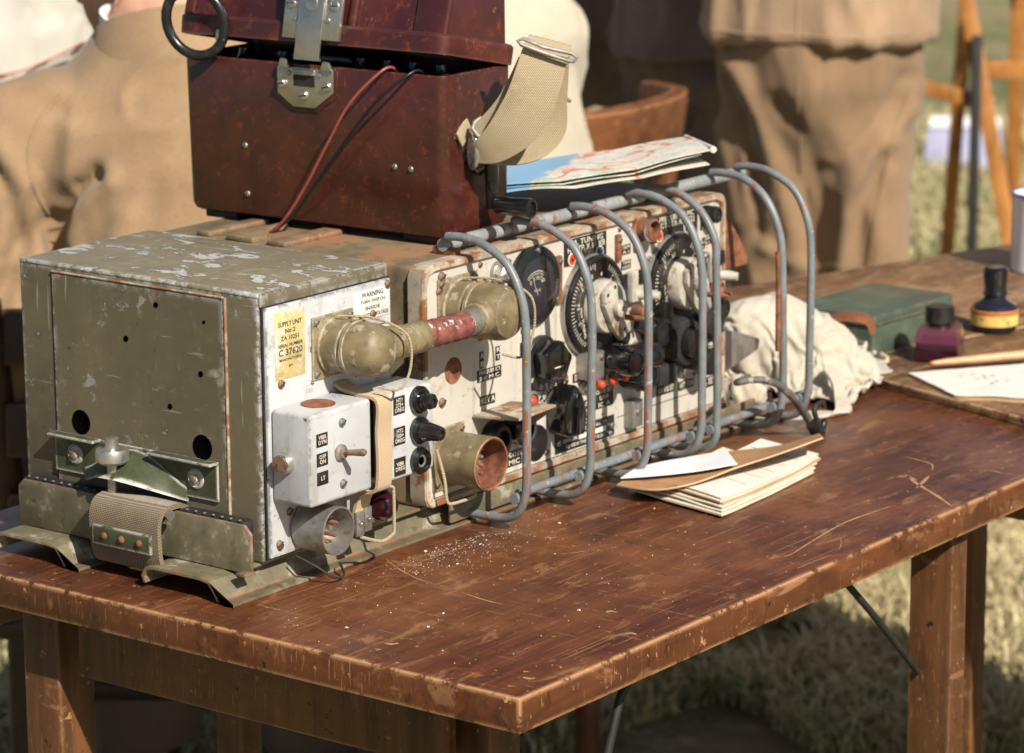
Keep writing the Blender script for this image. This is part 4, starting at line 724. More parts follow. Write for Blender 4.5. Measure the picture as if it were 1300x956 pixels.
lp('rim', tub([(xa+.004, xb-.004, ya+.004, yb-.004, .012, .006), (xa+.003, xb-.003, ya+.003, yb-.003, 0, .007), (xa, xb, ya, yb, .0006, .010), (xa-.0006, xb+.0006, ya-.0006, yb, LR-.003, .010), (xa+.001, xb-.001, ya+.001, yb-.001, LR-.0008, .010), (xa+.0055, xb-.0055, ya+.0055, yb-.004, LR, .008)]), 'bakelite_lid')
lp('dome', tub([(xa+.006, xb-.006, ya+.006, yb-.005, LR-.004, .008), (xa+.006, xb-.006, ya+.006, yb-.005, LR, .008), (xa+.013, xb-.012, ya+.013, yb-.010, LR+.070, .010), (xa+.022, xb-.022, ya+.022, yb-.016, LR+.082, .010), (xa+.04, xb-.04, ya+.035, yb-.03, LR+.085, .01)]), 'bakelite_lid')
for x0, x1 in ((xa+.003, xa+.014), (xb-.036, xb-.003), (-.161, -.153), (-.103, -.0955)):
    lp('rib', prism([(0, 0), (0, .0045), (.064, .0115), (.068, .0105), (.068, .004), (0, -.002)], (x0, ya+.0055, LR-.0005), (0, 0, 1), (0, 1, 0), (x1-x0, 0, 0), .0016) if 0 else prism([(ya+.0028, LR-.002), (ya+.0095, LR+.066), (ya+.018, LR+.066), (ya+.012, LR-.002)], (x0, 0, 0), (0, 1, 0), (0, 0, 1), (x1-x0, 0, 0), .0020), 'bakelite_lid')
# upper latch plate and hasp
lx = -.1345
lp('latch_plate', box(lx-.0305, lx+.0305, ya-.0052, ya-.0008, .0035, .052, .0006), 'nickel'); lp('hasp', box(lx-.0135, lx+.0135, ya-.0078, ya-.0055, -.0125, .046, .0008), 'nickel'); lp('hasp_lip', box(lx-.0135, lx+.0135, ya-.0078, ya-.0035, -.0145, -.0122, .0006), 'nickel'); lp('hasp_dimple', lathe([(.0066, 0), (.0064, .0006), (.005, .0008), (.0005, .0002)], (lx, ya-.0078, .034), (0, -1, 0), 20), 'steel')
for dx in (-.0235, .0235): lp('screw', join(lathe([(.0046, 0), (.0044, .001), (.0035, .0016)], (lx+dx, ya-.0052, .033), (0, -1, 0), 18)), 'nickel'); lp('screw_slot', box(lx+dx-.0038, lx+dx+.0038, ya-.0071, ya-.0066, .0326, .0334), 'black_matt')
for dx, z in ((-.0175, .0385), (.0175, .0385), (-.0175, .0205), (.0175, .0205)): lp('rivet', lathe([(.0024, 0), (.0021, .0012), (.0006, .0017)], (lx+dx, ya-.0052, z), (0, -1, 0), 12), 'steel')
ringc = (-.2565, ya-.004, .010); lp('lid_ring', tube([(ringc[0]+.0255*math.cos(R(a)), ringc[1]-.008+.012*math.cos(R(a+40)), ringc[2]+.0285*math.sin(R(a))) for a in range(0, 360, 12)], .0046, 12, True), 'black')
lp('ring_lug', box(-.2395, -.2295, ya-.004, ya+.002, -.004, .006, .001), 'nickel')
kx0 = lx-.013
# lower latch
ll = part('latch_keeper', prism([(-.030, .034), (-.030, .011), (-.013, 0), (.011, 0), (.030, .014), (.030, .034)], (kx0+.003, .0008, TH-.0365), (1, 0, 0), (0, 0, 1), (0, -.0036, 0), .0006), 'nickel', ft)
part('keeper_backing', prism([(-.033, .036), (-.033, .009), (-.014, -.004), (.012, -.004), (.034, .012), (.034, .036)], (kx0+.003, .0014, TH-.0365), (1, 0, 0), (0, 0, 1), (0, -.0022, 0), .0006), 'bakelite', ft)  # bakelite plate behind the keeper, a little wider than its outline
part('keeper_slot', box(kx0-.009, kx0+.014, -.0032, -.0027, TH-.0185, TH-.0085), 'black_matt', ll); part('keeper_roller', box(kx0-.009, kx0+.014, -.0048, -.0028, TH-.0085, TH-.0035, .0008), 'steel', ll)
for dx in (-.024, .022): part('keeper_ear', prism([(0, 0), (.013, 0), (.009, .007), (.003, .008)], (kx0+dx, -.0028, TH-.003), (1, 0, 0), (0, 0, 1), (0, -.003, 0), .0006), 'nickel', ll)
for dx, z in ((-.0215, .0155), (.0275, .0155), (.0025, .0065)): screw(ll, (kx0+dx, -.0028, TH-.0365+z+(.004 if z < .01 else .004)), .0046, mat='nickel', rot=.2)
for dx, z in ((-.0145, .029), (.019, .029)): part('rivet', lathe([(.0025, 0), (.0021, .0012), (.0006, .0017)], (kx0+dx, -.0028, TH-.0365+z), (0, -1, 0), 12), 'steel', ll)
for x, z in ((-.2150, .070), (-.2135, .0275), (-.0520, .0655), (-.0350, .0650)): screw(ft, (x, .0012, z), .0027, mat='steel_dull', rot=1.1)
# crank on the end face
ck = part('crank', lathe([(.012, 0), (.0125, .004), (.009, .008), (.0075, .011), (.001, .0115)], (-.001, .052, .068), (1, 0, 0), 24), 'black_gloss', ft)
part('crank_arm', prism([(-.0075, .008), (.0075, .008), (.0065, -.040), (-.0055, -.040)], (.0085, .052, .068), (0, 1, 0), (0, 0, 1), (.007, 0, 0), .0022), 'black_gloss', ck)
part('crank_grip', lathe([(.0045, 0), (.0075, .003), (.0078, .02), (.0088, .034), (.0085, .038), (.0062, .0385), (.0055, .036), (.0005, .036)], (.0150, .052, .032), (1, 0, 0), 24), 'black_gloss', ck)
# carrying strap on the end face: worked out as pixel directions on planes just off the case end
inv = (Matrix.Translation(ft.location) @ Matrix.Rotation(R(-88), 4, 'Z')).inverted(); PB = Vector((.335, -.004, .3))
def q2(x, y, dn): return inv @ atp(x, y, PB, dn)
def rib(secs, name, mat, th=.0032): return part(name, ribbon([(q2(*a), q2(*b)) for a, b in secs], th, 5), mat, cs)
cs = part('strap_plate', prism([(-.008, -.007), (.030, -.0075), (.030, .0075), (-.008, .007)], inv @ atp(585, 171, PB, .004), Vector((-.2, .85, .50)), Vector((0, -.5, .85)), (.003, 0, 0), .001), 'webbing', ft)
part('plate_rivet', lathe([(.003, 0), (.0025, .0016), (.0006, .002)], inv @ atp(577, 173, PB, .009), (1, -.3, 0), 14), 'nickel', cs)
part('strap_ring', tube([inv @ (atp(600, 190, PB, .004) + Vector((.006*math.cos(R(a)), .009*math.cos(R(a)), .0150*math.sin(R(a))))) for a in range(0, 360, 15)], .0026, 10, True), 'steel', cs)
part('strap_loop', tube([q2(*a) for a in ((600, 163, .012), (606, 172, .014), (614, 176, .014), (622, 172, .012), (626, 166, .008), (622, 155, .006), (610, 150, .006), (602, 155, .008))], .0018, 8, True), 'buckle_metal', cs)
rib([((594, 186, .006), (604, 206, .010)), ((604, 178, .018), (634, 205, .020)), ((617, 163, .026), (668, 187, .026)), ((630, 142, .030), (688, 166, .028)), ((644, 116, .031), (702, 138, .029)), ((655, 86, .030), (713, 106, .028)), ((664, 60, .026), (720, 76, .024)), ((669, 48, .018), (724, 62, .016)), ((674, 46, .008), (725, 60, .006))], 'carry_strap', 'webbing')
rib([((672, 50, .008), (724, 63, .006)), ((678, 78, .000), (722, 92, .000)), ((680, 118, -.004), (720, 130, -.004)), ((678, 152, -.006), (718, 168, -.006)), ((662, 180, -.006), (696, 196, -.004)), ((636, 190, -.004), (660, 209, .000)), ((606, 192, .000), (614, 208, .002))], 'carry_strap', 'webbing')
rib([((659, 72, .022), (669, 78, .024)), ((645, 102, .018), (656, 108, .02)), ((630, 128, .014), (645, 136, .018)), ((612, 148, .010), (632, 160, .014)), ((598, 160, .006), (612, 176, .010))], 'strap_end', 'webbing')
bc = part('buckle', tube([q2(*a) for a in ((657, 52, .034), (664, 49, .034), (690, 60, .033), (726, 68, .032), (733, 73, .032), (728, 78, .032), (720, 77, .032), (690, 67, .033), (662, 57, .034))], .0017, 8, True), 'buckle_metal', cs)
part('buckle_prong', tube([q2(*a) for a in ((718, 78, .004), (716, 110, -.010), (715, 122, -.010), (724, 129, -.006))], .0016, 8), 'steel', cs)

# ---- loose wires
def wire(name, px, mat, label):
    pts = [atp(x, y, (.27, .12, .3), dn) if dn > -.5 else at(x, y, 2, -dn-1) for x, y, dn in px]; return pts
A0 = ft.matrix_basis
def tl(x, y, z): return Matrix.Translation(ft.location) @ Matrix.Rotation(R(-88), 4, 'Z') @ Vector((x, y, z))
single('red_wire', tube(spline([tl(-.055, .020, TH-.010), tl(-.0555, .004, TH+.0035), tl(-.062, -.009, TH-.002), tl(-.085, -.018, .118), tl(-.108, -.020, .082), tl(-.135, -.020, .040), tl(-.158, -.022, .010), tl(-.176, -.022, -.0005), tl(-.205, -.024, -.004), tl(-.225, -.04, -.007)], 8), .0013, 10), 'wire_red', 'thin red insulated wire hanging diagonally across the bakelite case', 'wire')
single('black_wire', tube(spline([tl(-.026, .020, TH-.010), tl(-.027, .004, TH+.0030), tl(-.034, -.010, TH-.003), tl(-.057, -.018, .122), tl(-.090, -.018, .086), tl(-.125, -.017, .045), tl(-.150, -.017, .016), tl(-.172, -.018, .002), tl(-.20, -.020, -.002), tl(-.225, -.03, -.006)], 8), .0013, 10), 'wire_black', 'thin black insulated wire running down the bakelite case from the lid', 'wire')

# ================================================================== THINGS ON THE TABLES
# folded map on the guard tubes
ma = R(-45); mB = Vector((.405, .095, .2472)); mp = thing('folded_map', 'folded printed road map with blue sea lying on top of the radio', 'map', mB, ma, world=False)
def sheet(nx, ny, fn, th=.0007):
    v = []; f = []
    for L_ in (0, 1):
        for i in range(nx):
            for j in range(ny): x, y, z = fn(i/(nx-1), j/(ny-1)); v.append((x, y, z-L_*th))
    N = nx*ny
    for i in range(nx-1):
        for j in range(ny-1): a = i*ny+j; f.append((a, a+ny, a+ny+1, a+1)); f.append((N+a, N+a+1, N+a+ny+1, N+a+ny))
    rim = [i*ny for i in range(nx)]+[(nx-1)*ny+j for j in range(1, ny)]+[i*ny+ny-1 for i in range(nx-2, -1, -1)]+[j for j in range(ny-2, 0, -1)]
    for a, b in zip(rim, rim[1:]+rim[:1]): f.append((a, N+a, N+b, b))
    return pydata(v, f, ang=60)
def fold(x0, x1, y0, y1, zb, lift, seed, pw=2.2):
    def fn(u, v):
        x = x0+(x1-x0)*u; y = y0+(y1-y0)*v; z = zb+lift*u**pw*(1-.35*v)+.0030*noise.noise((x*12, y*12, seed))+.0016*abs(math.sin(u*math.pi*3)); return x, y, z
    return sheet(28, 16, fn)
part('lower_fold', fold(.02, .202, -.004, .125, .0030, .021, 5), 'map_print', mp); part('middle_fold', fold(.01, .196, .003, .130, .0058, .0245, 8), 'map_print', mp); part('upper_fold', fold(0, .206, 0, .132, .0085, .028, 2), 'map_print', mp)
part('fold_edge', tube(spline([(.2065, .001+.13*k/8, .0085+.0262*(1-.35*k/8)) for k in range(9)], 3), .0030, 10), 'map_print', mp)

# folder of papers in front of the guard
fo = thing('paper_folder', 'worn brown kraft folder of loose papers lying under the guard bars', 'folder', (.47, -.11, 0))
Lc, Fc, Rc = Vector((.408, -.058, 0)), Vector((.384, -.172, 0)), Vector((.566, -.157, 0)); fu = Rc-Fc; fv = Lc-Fc
def leaf(name, mat, u0, u1, v0, v1, z, th, sag=0, cu=0, seed=0, skew=0):
    def fn(u, v):
        a = u0+(u1-u0)*u; b = v0+(v1-v0)*v; p_ = Fc+fu*(a+skew*b)+fv*(b-skew*a*.8); return p_.x, p_.y, z+sag*(u-.5)**2+cu*max(0, u-.6)**2*(1-v)+.0012*noise.noise((a*3, b*3, seed))
    return part(name, sheet(14, 10, fn, th), mat, fo)
leaf('back_cover', 'paper_cream', 0, .93, 0, .98, .0028, .0016, .006, 0, 1); leaf('tab', 'tab_green', .0, .07, .80, .92, .0044, .0006, .006, 0, 1); leaf('sheet', 'paper', .02, .95, .02, .76, .0050, .0010, .006, 0, 2, .02); leaf('sheet', 'paper_cream', .03, .97, .03, .76, .0066, .0010, .007, .01, 3, .03)
leaf('inner_cover', 'kraft', .06, 1.01, .05, .76, .0086, .0012, .006, .012, 4, .05); leaf('sheet', 'paper_cream', .04, .99, .06, .76, .0104, .0012, .007, .012, 4, .06); top_sheet = leaf('sheet', 'paper', .06, 1.0, .08, .74, .0122, .0010, .007, .012, 4, .065)
for a in (.35, .5, .62, .74, .86):
    b0, b1 = .15, .70; P = []
    for k in range(8):
        b = b0+(b1-b0)*k/7; q = Fc+fu*(a+.065*b)+fv*(b-.065*a*.8); u_ = (a-.06)/.94; P.append((q.x, q.y, .0124+.007*(u_-.5)**2+.012*max(0, u_-.6)**2*(1-(b-.08)/.86)+.0012*noise.noise((a*3, b*3, 4))))
    part('ruled_line', tube(P, .0003, 4), 'pencil_line', fo)
cov = [((783, 616, .0125), (806, 602, .0135)), ((830, 622, .0145), (846, 588, .0145)), ((880, 614, .0175), (892, 577, .015)), ((935, 594, .022), (940, 572, .0165)), ((990, 576, .028), (990, 566, .020)), ((1045, 556, .036), (1040, 551, .031))]
part('front_cover', ribbon([(at(*a[:2], 2, a[2]), at(*b[:2], 2, b[2])) for a, b in cov], .0014, 6), 'kraft', fo)
slip = [((788, 607, .017), (808, 594, .0172)), ((830, 604, .0195), (842, 586, .0185)), ((885, 598, .0225), (895, 577, .0195)), ((936, 589, .027), (922, 571, .022))]
single('paper_slip', ribbon([(at(*a[:2], 2, a[2]), at(*b[:2], 2, b[2])) for a, b in slip], .0008, 6), 'paper_white', 'small curled white paper slip resting on the kraft folder', 'paper')

# canvas bag, its strap and leather tab
bgc = at(1020, 485, 2, 0); bg_ = thing('canvas_bag', 'crumpled cream canvas bag slumped beside the end of the radio', 'bag', bgc)
def bp2(px, py, dn=0): return atp(px, py, bgc, dn)
blobs = [((955, 440), .036, .042, .043, .0), ((990, 430), .038, .04, .041, -.01), ((1035, 450), .042, .034, .034, .0), ((1074, 470), .026, .026, .018, .01), ((1000, 484), .034, .034, .022, .012), ((940, 470), .028, .037, .028, .0)]
ms = []
for (px, py), a, b, c_, dn in blobs: q = bp2(px, py, dn); q.z = max(q.z, c_*.92); ms.append(ball(q, a, b, c_))
def drape(core, cx, cy, wx, wy, ang, z0, n_, seed, floor_fn, frames=34):   # a cloth sheet let fall over a core, then frozen
    col_ = [bpy.data.objects.new('t', core)]
    fl_ = box(cx-.5, cx+.5, cy-.5, cy+.5, -.03, .0008); col_.append(bpy.data.objects.new('t', fl_))
    for o in col_: COL.objects.link(o); md = o.modifiers.new('c', 'COLLISION'); o.collision.thickness_outer = .0022; o.collision.cloth_friction = 30
    nx_ = n_; ny_ = int(n_*wy/wx); v = []; f = []; c_, s2 = math.cos(ang), math.sin(ang)
    for i in range(nx_):
        for j in range(ny_):
            x = (i/(nx_-1)-.5)*wx; y = (j/(ny_-1)-.5)*wy; wv = noise.noise((x*14, y*14, seed)); x2 = x*.72+.012*noise.noise((x*18, y*18, seed+4)); y2 = y*.70+.012*noise.noise((x*18, y*18, seed+8)); v.append((cx+x2*c_-y2*s2, cy+x2*s2+y2*c_, z0+.030*wv))
    for i in range(nx_-1):
        for j in range(ny_-1): a_ = i*ny_+j; f.append((a_, a_+ny_, a_+ny_+1, a_+1))
    me = bpy.data.meshes.new('m'); me.from_pydata(v, [], f); me.update(); rest = bpy.data.objects.new('t', me); COL.objects.link(rest)
    rest.shape_key_add(name='Basis'); kb = rest.shape_key_add(name='flat')
    for i in range(nx_):
        for j in range(ny_): x = (i/(nx_-1)-.5)*wx; y = (j/(ny_-1)-.5)*wy; kb.data[i*ny_+j].co = (cx+x*c_-y*s2, cy+x*s2+y*c_, z0)
    md = rest.modifiers.new('cl', 'CLOTH'); st_ = md.settings; st_.quality = 5; st_.mass = .25; st_.tension_stiffness = 12; st_.compression_stiffness = 12; st_.shear_stiffness = 6; st_.bending_stiffness = .10; st_.air_damping = 6; st_.rest_shape_key = kb
    md.collision_settings.distance_min = .0022; md.collision_settings.use_self_collision = True; md.collision_settings.self_distance_min = .0022; md.point_cache.frame_end = frames
    for fr_ in range(1, frames+1): S.frame_set(fr_)
    dg = bpy.context.evaluated_depsgraph_get(); out = bpy.data.meshes.new_from_object(rest.evaluated_get(dg))
    for o in col_+[rest]: bpy.data.objects.remove(o)
    S.frame_set(1); bm = bmesh.new(); bm.from_mesh(out); bmesh.ops.subdivide_edges(bm, edges=bm.edges[:], cuts=1, use_grid_fill=True)
    for _ in range(3): bmesh.ops.smooth_vert(bm, verts=bm.verts[:], factor=.5, use_axis_x=True, use_axis_y=True, use_axis_z=True)
    bmesh.ops.solidify(bm, geom=bm.faces[:], thickness=.0016); bm.to_mesh(out); bm.free(); return finish(out, 80)
core = smooth_remesh(ms, .005, 6)
for vtx in core.vertices: vtx.co.z = max(vtx.co.z, .0006)
bx_ = bp2(1004, 466); bm_ = drape(core, bx_.x, bx_.y, .37, .34, R(20), .10, 64, 3, None, 40)
for vtx in bm_.vertices:
    if (vtx.co-O2).dot(e1) > -.004 and vtx.co.z < .0115: vtx.co.z = .0098+max(0, vtx.co.z)*.15
part('sack', bm_, 'canvas_bag', bg_)
part('leather_tab', ribbon([(bp2(1052, 408, .0), bp2(1056, 402, -.03)), (bp2(1075, 404, .012), bp2(1080, 398, -.03)), (bp2(1100, 408, .014), bp2(1100, 402, -.03)), (bp2(1109, 424, .014), bp2(1108, 412, -.03))], .006), 'leather_brown', bg_)
part('tie_strap', ribbon([(at(1045, 470, 2, .030), at(1052, 462, 2, .032)), (at(1055, 485, 2, .022), at(1068, 476, 2, .024)), (at(1059, 505, 2, .012), at(1073, 502, 2, .012)), (at(1058, 524, 2, .004), at(1080, 523, 2, .004)), (at(1030, 530, 2, .002), at(1040, 523, 2, .002)), (at(990, 531, 2, .002), at(992, 524, 2, .002)), (at(940, 527, 2, .002), at(945, 521, 2, .002))], .003, 6), 'canvas_bag', bg_)
# grey horn behind the guard, cable with a hook clip
hb = at(935, 448, 0, .665); single('metal_wedge', join(prism([(0, -.020), (.075, -.004), (.078, .006), (0, .030)], (.652, hb.y+.015, hb.z-.006), (1, 0, 0), (0, 0, 1), (.012, .03, .0), .002)), 'steel_dull', 'dull grey tapering metal wedge between the radio end and canvas bag', 'metal piece')
single('wrapped_bundle', smooth_remesh([ball(at(940, 500, 0, .70)+Vector((0, 0, -.002)), .016, .02, .018), ball(at(952, 498, 0, .70), .012, .016, .016)], .003, 3, .004, 60, 1), 'cream_cloth', 'small cream cloth bundle under the lower guard tube', 'bundle')
hk = thing('clip_lead', 'grey cable lead ending in a rusty hooked spring clip on the table', 'cable', at(1040, 552, 2, 0))
part('lead', tube(spline([(.644, -.03, .055), tuple(at(935, 486, 1, -.068)), tuple(at(960, 482, 1, -.080)), tuple(at(985, 487, 1, -.088)), tuple(at(1008, 506, 1, -.088)), tuple(at(1026, 532, 1, -.082))], 6), [.0030]*12+[.0034]*8+[.0040]*11, 10), 'lead_grey', hk)
q = at(1030, 538, 1, -.082); part('clip', tube(spline([q, at(1037, 549, 1, -.081), at(1043, 545, 1, -.080), at(1047, 532, 1, -.079)], 4), [.0055]*4+[.005]*4+[.0036]*4+[.0016], 8), 'black', hk); part('hook', tube(spline([at(1040, 540, 1, -.080), at(1034, 524, 1, -.079), at(1036, 515, 1, -.078), at(1044, 511, 1, -.077), at(1046, 517, 1, -.077)], 4), .0026, 8), 'black_matt', hk)
part('frayed_end', tube([at(1038, 551, 1, -.081), at(1042, 556, 1, -.081), at(1047, 557, 1, -.081)], [.003, .002, .0004], 6), 'webbing', hk)

# green tin
zt = Z2+.042; cF, cL, cR = at(1110, 402, 2, zt), at(1023, 381, 2, zt), at(1211, 373, 2, zt)
ex = (cR-cF); wR = ex.length; ex.normalize(); ey = Vector((-ex.y, ex.x, 0)); wL = abs((cL-cF).dot(ey)); cF.z = 0
tn = thing('green_tin', 'shallow dark green hinged tin box with rubbed rusty edges', 'tin', cF+ex*wR/2+ey*wL/2+Vector((0, 0, Z2)))
def rr(a, b, c_, d, rad=.004):
    out = []
    for cx_, cy_, a0 in ((b-rad, d-rad, 0), (a+rad, d-rad, 90), (a+rad, c_+rad, 180), (b-rad, c_+rad, 270)): out += [(cx_+rad*math.cos(R(a0+30*k)), cy_+rad*math.sin(R(a0+30*k))) for k in range(4)]
    return out
part('tin_body', prism(rr(.0012, wR-.0012, .0012, wL-.0012), cF+Vector((0, 0, Z2)), ex, ey, (0, 0, .032), .0008), 'tin_green', tn); part('tin_lid', prism(rr(0, wR, 0, wL), cF+Vector((0, 0, Z2+.0318)), ex, ey, (0, 0, .0098), .0018), 'tin_green', tn)
part('lid_bead', tube([cF+ex*a+ey*b+Vector((0, 0, Z2+.0326)) for a, b in rr(-.0003, wR+.0003, -.0003, wL+.0003)], .0010, 6, True), 'tin_green', tn)
# ink bottles
i1 = at(1192, 456, 2, Z2); i1.z = Z2; b1 = thing('ink_bottle', 'square glass bottle of purple ink with black cap beside the green tin', 'ink bottle', i1, R(20), world=False); b1.scale = (1.14, 1.14, 1.14)
def sqtub(rows, par, mat, name):
    v = []; f = []
    for hw, z in rows: v += [(hw, hw, z), (-hw, hw, z), (-hw, -hw, z), (hw, -hw, z)]
    for k in range(len(rows)-1):
        for i in range(4): j = (i+1) % 4; f.append((k*4+i, k*4+j, k*4+4+j, k*4+4+i))
    f.append((3, 2, 1, 0)); k = (len(rows)-1)*4; f.append((k, k+1, k+2, k+3)); me = pydata(v, f); bm = bmesh.new(); bm.from_mesh(me); bmesh.ops.bevel(bm, geom=bm.edges[:], offset=.0009, segments=2, affect='EDGES'); bm.to_mesh(me); bm.free(); return part(name, finish(me), mat, par)
sqtub([(.0215, 0), (.0225, .003), (.0175, .030), (.0140, .0335)], b1, 'thin_glass', 'glass_body'); sqtub([(.0195, .0018), (.0200, .004), (.0182, .016), (.0181, .0165)], b1, 'ink_purple', 'ink')
sqtub([(.0190, .0168), (.0166, .0300)], b1, 'ink_film', 'ink_film'); part('neck', lathe([(.0105, .030), (.0098, .033), (.0098, .037)], (0, 0, 0), (0, 0, 1), 24), 'jewel', b1); part('cap', lathe([(.0128, .0345), (.0132, .0365), (.0130, .047), (.0115, .0485), (.0005, .0486)], (0, 0, 0), (0, 0, 1), 40, .035), 'black', b1)
i2 = at(1262, 420, 2, Z2); i2.z = Z2; b2 = thing('ink_bottle', 'round squat bottle of black ink with tall stopper and yellow label', 'ink bottle', i2, R(40), world=False)
part('glass_body', lathe([(.0205, 0), (.0230, .0025), (.0245, .010), (.0245, .024), (.0225, .0285), (.0135, .0335), (.0115, .036), (.0115, .0385)], (0, 0, 0), (0, 0, 1), 40), 'ink_dark', b2); part('label', lathe([(.0248, .0085), (.0251, .0088), (.0251, .0245), (.0248, .0248)], (0, 0, 0), (0, 0, 1), 40, caps=False), 'ink_label', b2); part('label_band', lathe([(.0252, .0205), (.0253, .0242), (.0249, .0247)], (0, 0, 0), (0, 0, 1), 40, caps=False), 'ink_label_red', b2)
part('stopper', lathe([(.0120, .0385), (.0135, .040), (.0125, .043), (.0118, .045), (.0132, .062), (.0130, .0665), (.0105, .069), (.0005, .0695)], (0, 0, 0), (0, 0, 1), 30), 'black_gloss', b2)
pp = [at(1153, 474, 2, Z2+.003), at(1213, 503, 2, Z2+.003), at(1345, 508, 2, Z2+.003), at(1345, 459, 2, Z2+.003)]
def quad(u, v, z, ins=0): p_ = pp[0].lerp(pp[1], v).lerp(pp[3].lerp(pp[2], v), u); return p_.x, p_.y, z+.001*noise.noise((u*4, v*4, 1))
wp = thing('writing_paper', 'white sheet of paper with faint red ink strokes on brown card', 'paper', (pp[0]+pp[2])/2)
part('card', sheet(10, 8, lambda u, v: quad(u*1.0+.005, v*1.04, Z2+.0022), .0018), 'kraft', wp); part('sheet', sheet(10, 8, lambda u, v: quad(u, v*.98, Z2+.0038), .0006), 'paper', wp)
for k in range(9):
    u0 = .28+.05*(k % 4)+.02*k; v0 = .25+.08*(k//2); part('ink_stroke', tube([(*quad(u0+.012*j, v0+.02*math.sin(j*1.9+k), Z2)[:2], Z2+.0046) for j in range(4)], .0005, 4), 'ink_stroke', wp)
pa, pb = at(1184, 461, 2, Z2+.008), at(1345, 446, 2, Z2+.012); pen = thing('dip_pen', 'tapered wooden pen holder lying across the writing paper', 'pen', (pa+pb)/2)
part('holder', tube([pa, pa.lerp(pb, .12), pa.lerp(pb, .5), pb], [.0022, .0036, .0046, .0046], 14), 'pen_wood', pen); part('tip', tube([pa, pa+(pa-pb)*.02], [.0022, .0016], 10), 'ink_label_red', pen)
mg = at(1325, 343, 2, Z2); mg.z = Z2; mu = thing('enamel_mug', 'white enamel mug with blue rim on the far table', 'mug', mg, world=False)
part('cup', lathe([(.036, 0), (.0385, .002), (.0385, .088), (.0390, .090), (.0365, .0905), (.0360, .087), (.0355, .006), (.0005, .005)], (0, 0, 0), (0, 0, 1), 40), 'enamel_white', mu); part('rim', lathe([(.0389, .0885), (.0400, .0900), (.0395, .0918), (.0370, .0918), (.0363, .0890)], (0, 0, 0), (0, 0, 1), 40, caps=False), 'enamel_blue', mu)
part('handle', tube(spline([(.037, .0, .075), (.060, .0, .072), (.066, 0, .048), (.056, 0, .022), (.037, 0, .018)], 5), .004, 10), 'enamel_white', mu)
# sugar-like crumbs on the varnish
cv = []; cf = []; rc = random.Random(5)
def crumb(x, y, s__):
    k = len(cv); a = rc.uniform(0, 6)
    for i in range(3): cv.append((x+s__*math.cos(a+2.1*i), y+s__*math.sin(a+2.1*i), .0001))
    cv.append((x, y, s__*1.1)); cf.extend([(k, k+1, k+3), (k+1, k+2, k+3), (k+2, k, k+3), (k+2, k+1, k)])
for _ in range(1300):
    px, py = rc.gauss(565, 52), 0; py = 690-.22*(px-565)+rc.gauss(0, 17); p_ = at(px, py, 2, 0)
    if p_.y < -.03: crumb(p_.x, p_.y, abs(rc.gauss(0, .00022))+.0001)
for _ in range(260):
    px, py = rc.uniform(360, 900), rc.uniform(640, 850); p_ = at(px, py, 2, 0)
    if TX0+.01 < p_.x and TY0+.01 < p_.y < -.03: crumb(p_.x, p_.y, abs(rc.gauss(0, .00028))+.0001)
for px, py in ((540, 700), (563, 779), (440, 797), (543, 796), (581, 716), (610, 691), (710, 664), (735, 775)): p_ = at(px, py, 2, 0); [crumb(p_.x+rc.gauss(0, .0006), p_.y+rc.gauss(0, .0006), rc.uniform(.0004, .0009)) for _k in range(5)]
cr = struct('crumbs', pydata(cv, cf), 'crumb', 'stuff'); cr['label'] = 'white sugar-like crumbs scattered over the varnished table top'

# ================================================================== PEOPLE
def limb(pts, rs, n_=14): return tube(spline(pts, 4), [x for i in range(len(rs)-1) for x in [rs[i]+(rs[i+1]-rs[i])*k/4 for k in range(4)]]+[rs[-1]], n_)
def hand(w_, d, sidev, curl=.35):           # palm and five fingers hanging from the wrist
    w_ = Vector(w_); d = Vector(d).normalized(); sd = Vector(sidev).normalized(); nn_ = d.cross(sd).normalized(); ms = [limb([w_, w_+d*.03, w_+d*.085], [.024, .034, .034], 10)]
    for i, L_ in enumerate((.070, .080, .074, .058)):
        b = w_+d*.082+sd*(.027-.018*i); a = d*math.cos(curl)+nn_*math.sin(curl); c_ = d*math.cos(curl*2.4)+nn_*math.sin(curl*2.4); ms.append(limb([b-d*.02, b, b+a*L_*.5, b+a*L_*.5+c_*L_*.5], [.009, .0095, .0085, .0065], 8))
    b = w_+d*.03+sd*.025; ms.append(limb([b-sd*.01, b+sd*.018+d*.015, b+sd*.030+d*.045, b+sd*.03+d*.068], [.012, .011, .0095, .007], 8)); return ms
def head_meshes(c, yaw_, tilt=0):           # skull, jaw, nose, ears, brow about c, facing local +y turned by yaw_
    c = Vector(c); q = Matrix.Rotation(yaw_, 3, 'Z') @ Matrix.Rotation(tilt, 3, 'X'); f = lambda x, y, z: c+q @ Vector((x, y, z))
    def el(x, y, z, a, b, c_):
        me = ball((0, 0, 0), a, b, c_); me.transform(Matrix.Translation(f(x, y, z)) @ q.to_4x4()); return me
    ms = [el(0, -.012, .03, .074, .093, .092), el(0, .035, -.035, .058, .060, .075), el(0, .055, -.088, .036, .034, .030), el(0, .094, -.018, .014, .020, .024), el(.076, -.004, -.01, .010, .020, .030), el(-.076, -.004, -.01, .010, .020, .030), el(0, .078, .022, .052, .016, .012), el(0, .082, -.066, .022, .014, .012)]
    hair = [el(0, -.022, .045, .081, .094, .092), el(0, -.055, -.01, .070, .052, .060)]; eyes = [f(.031, .083, .002), f(-.031, .083, .002)]; return ms, hair, eyes
from mathutils.bvhtree import BVHTree
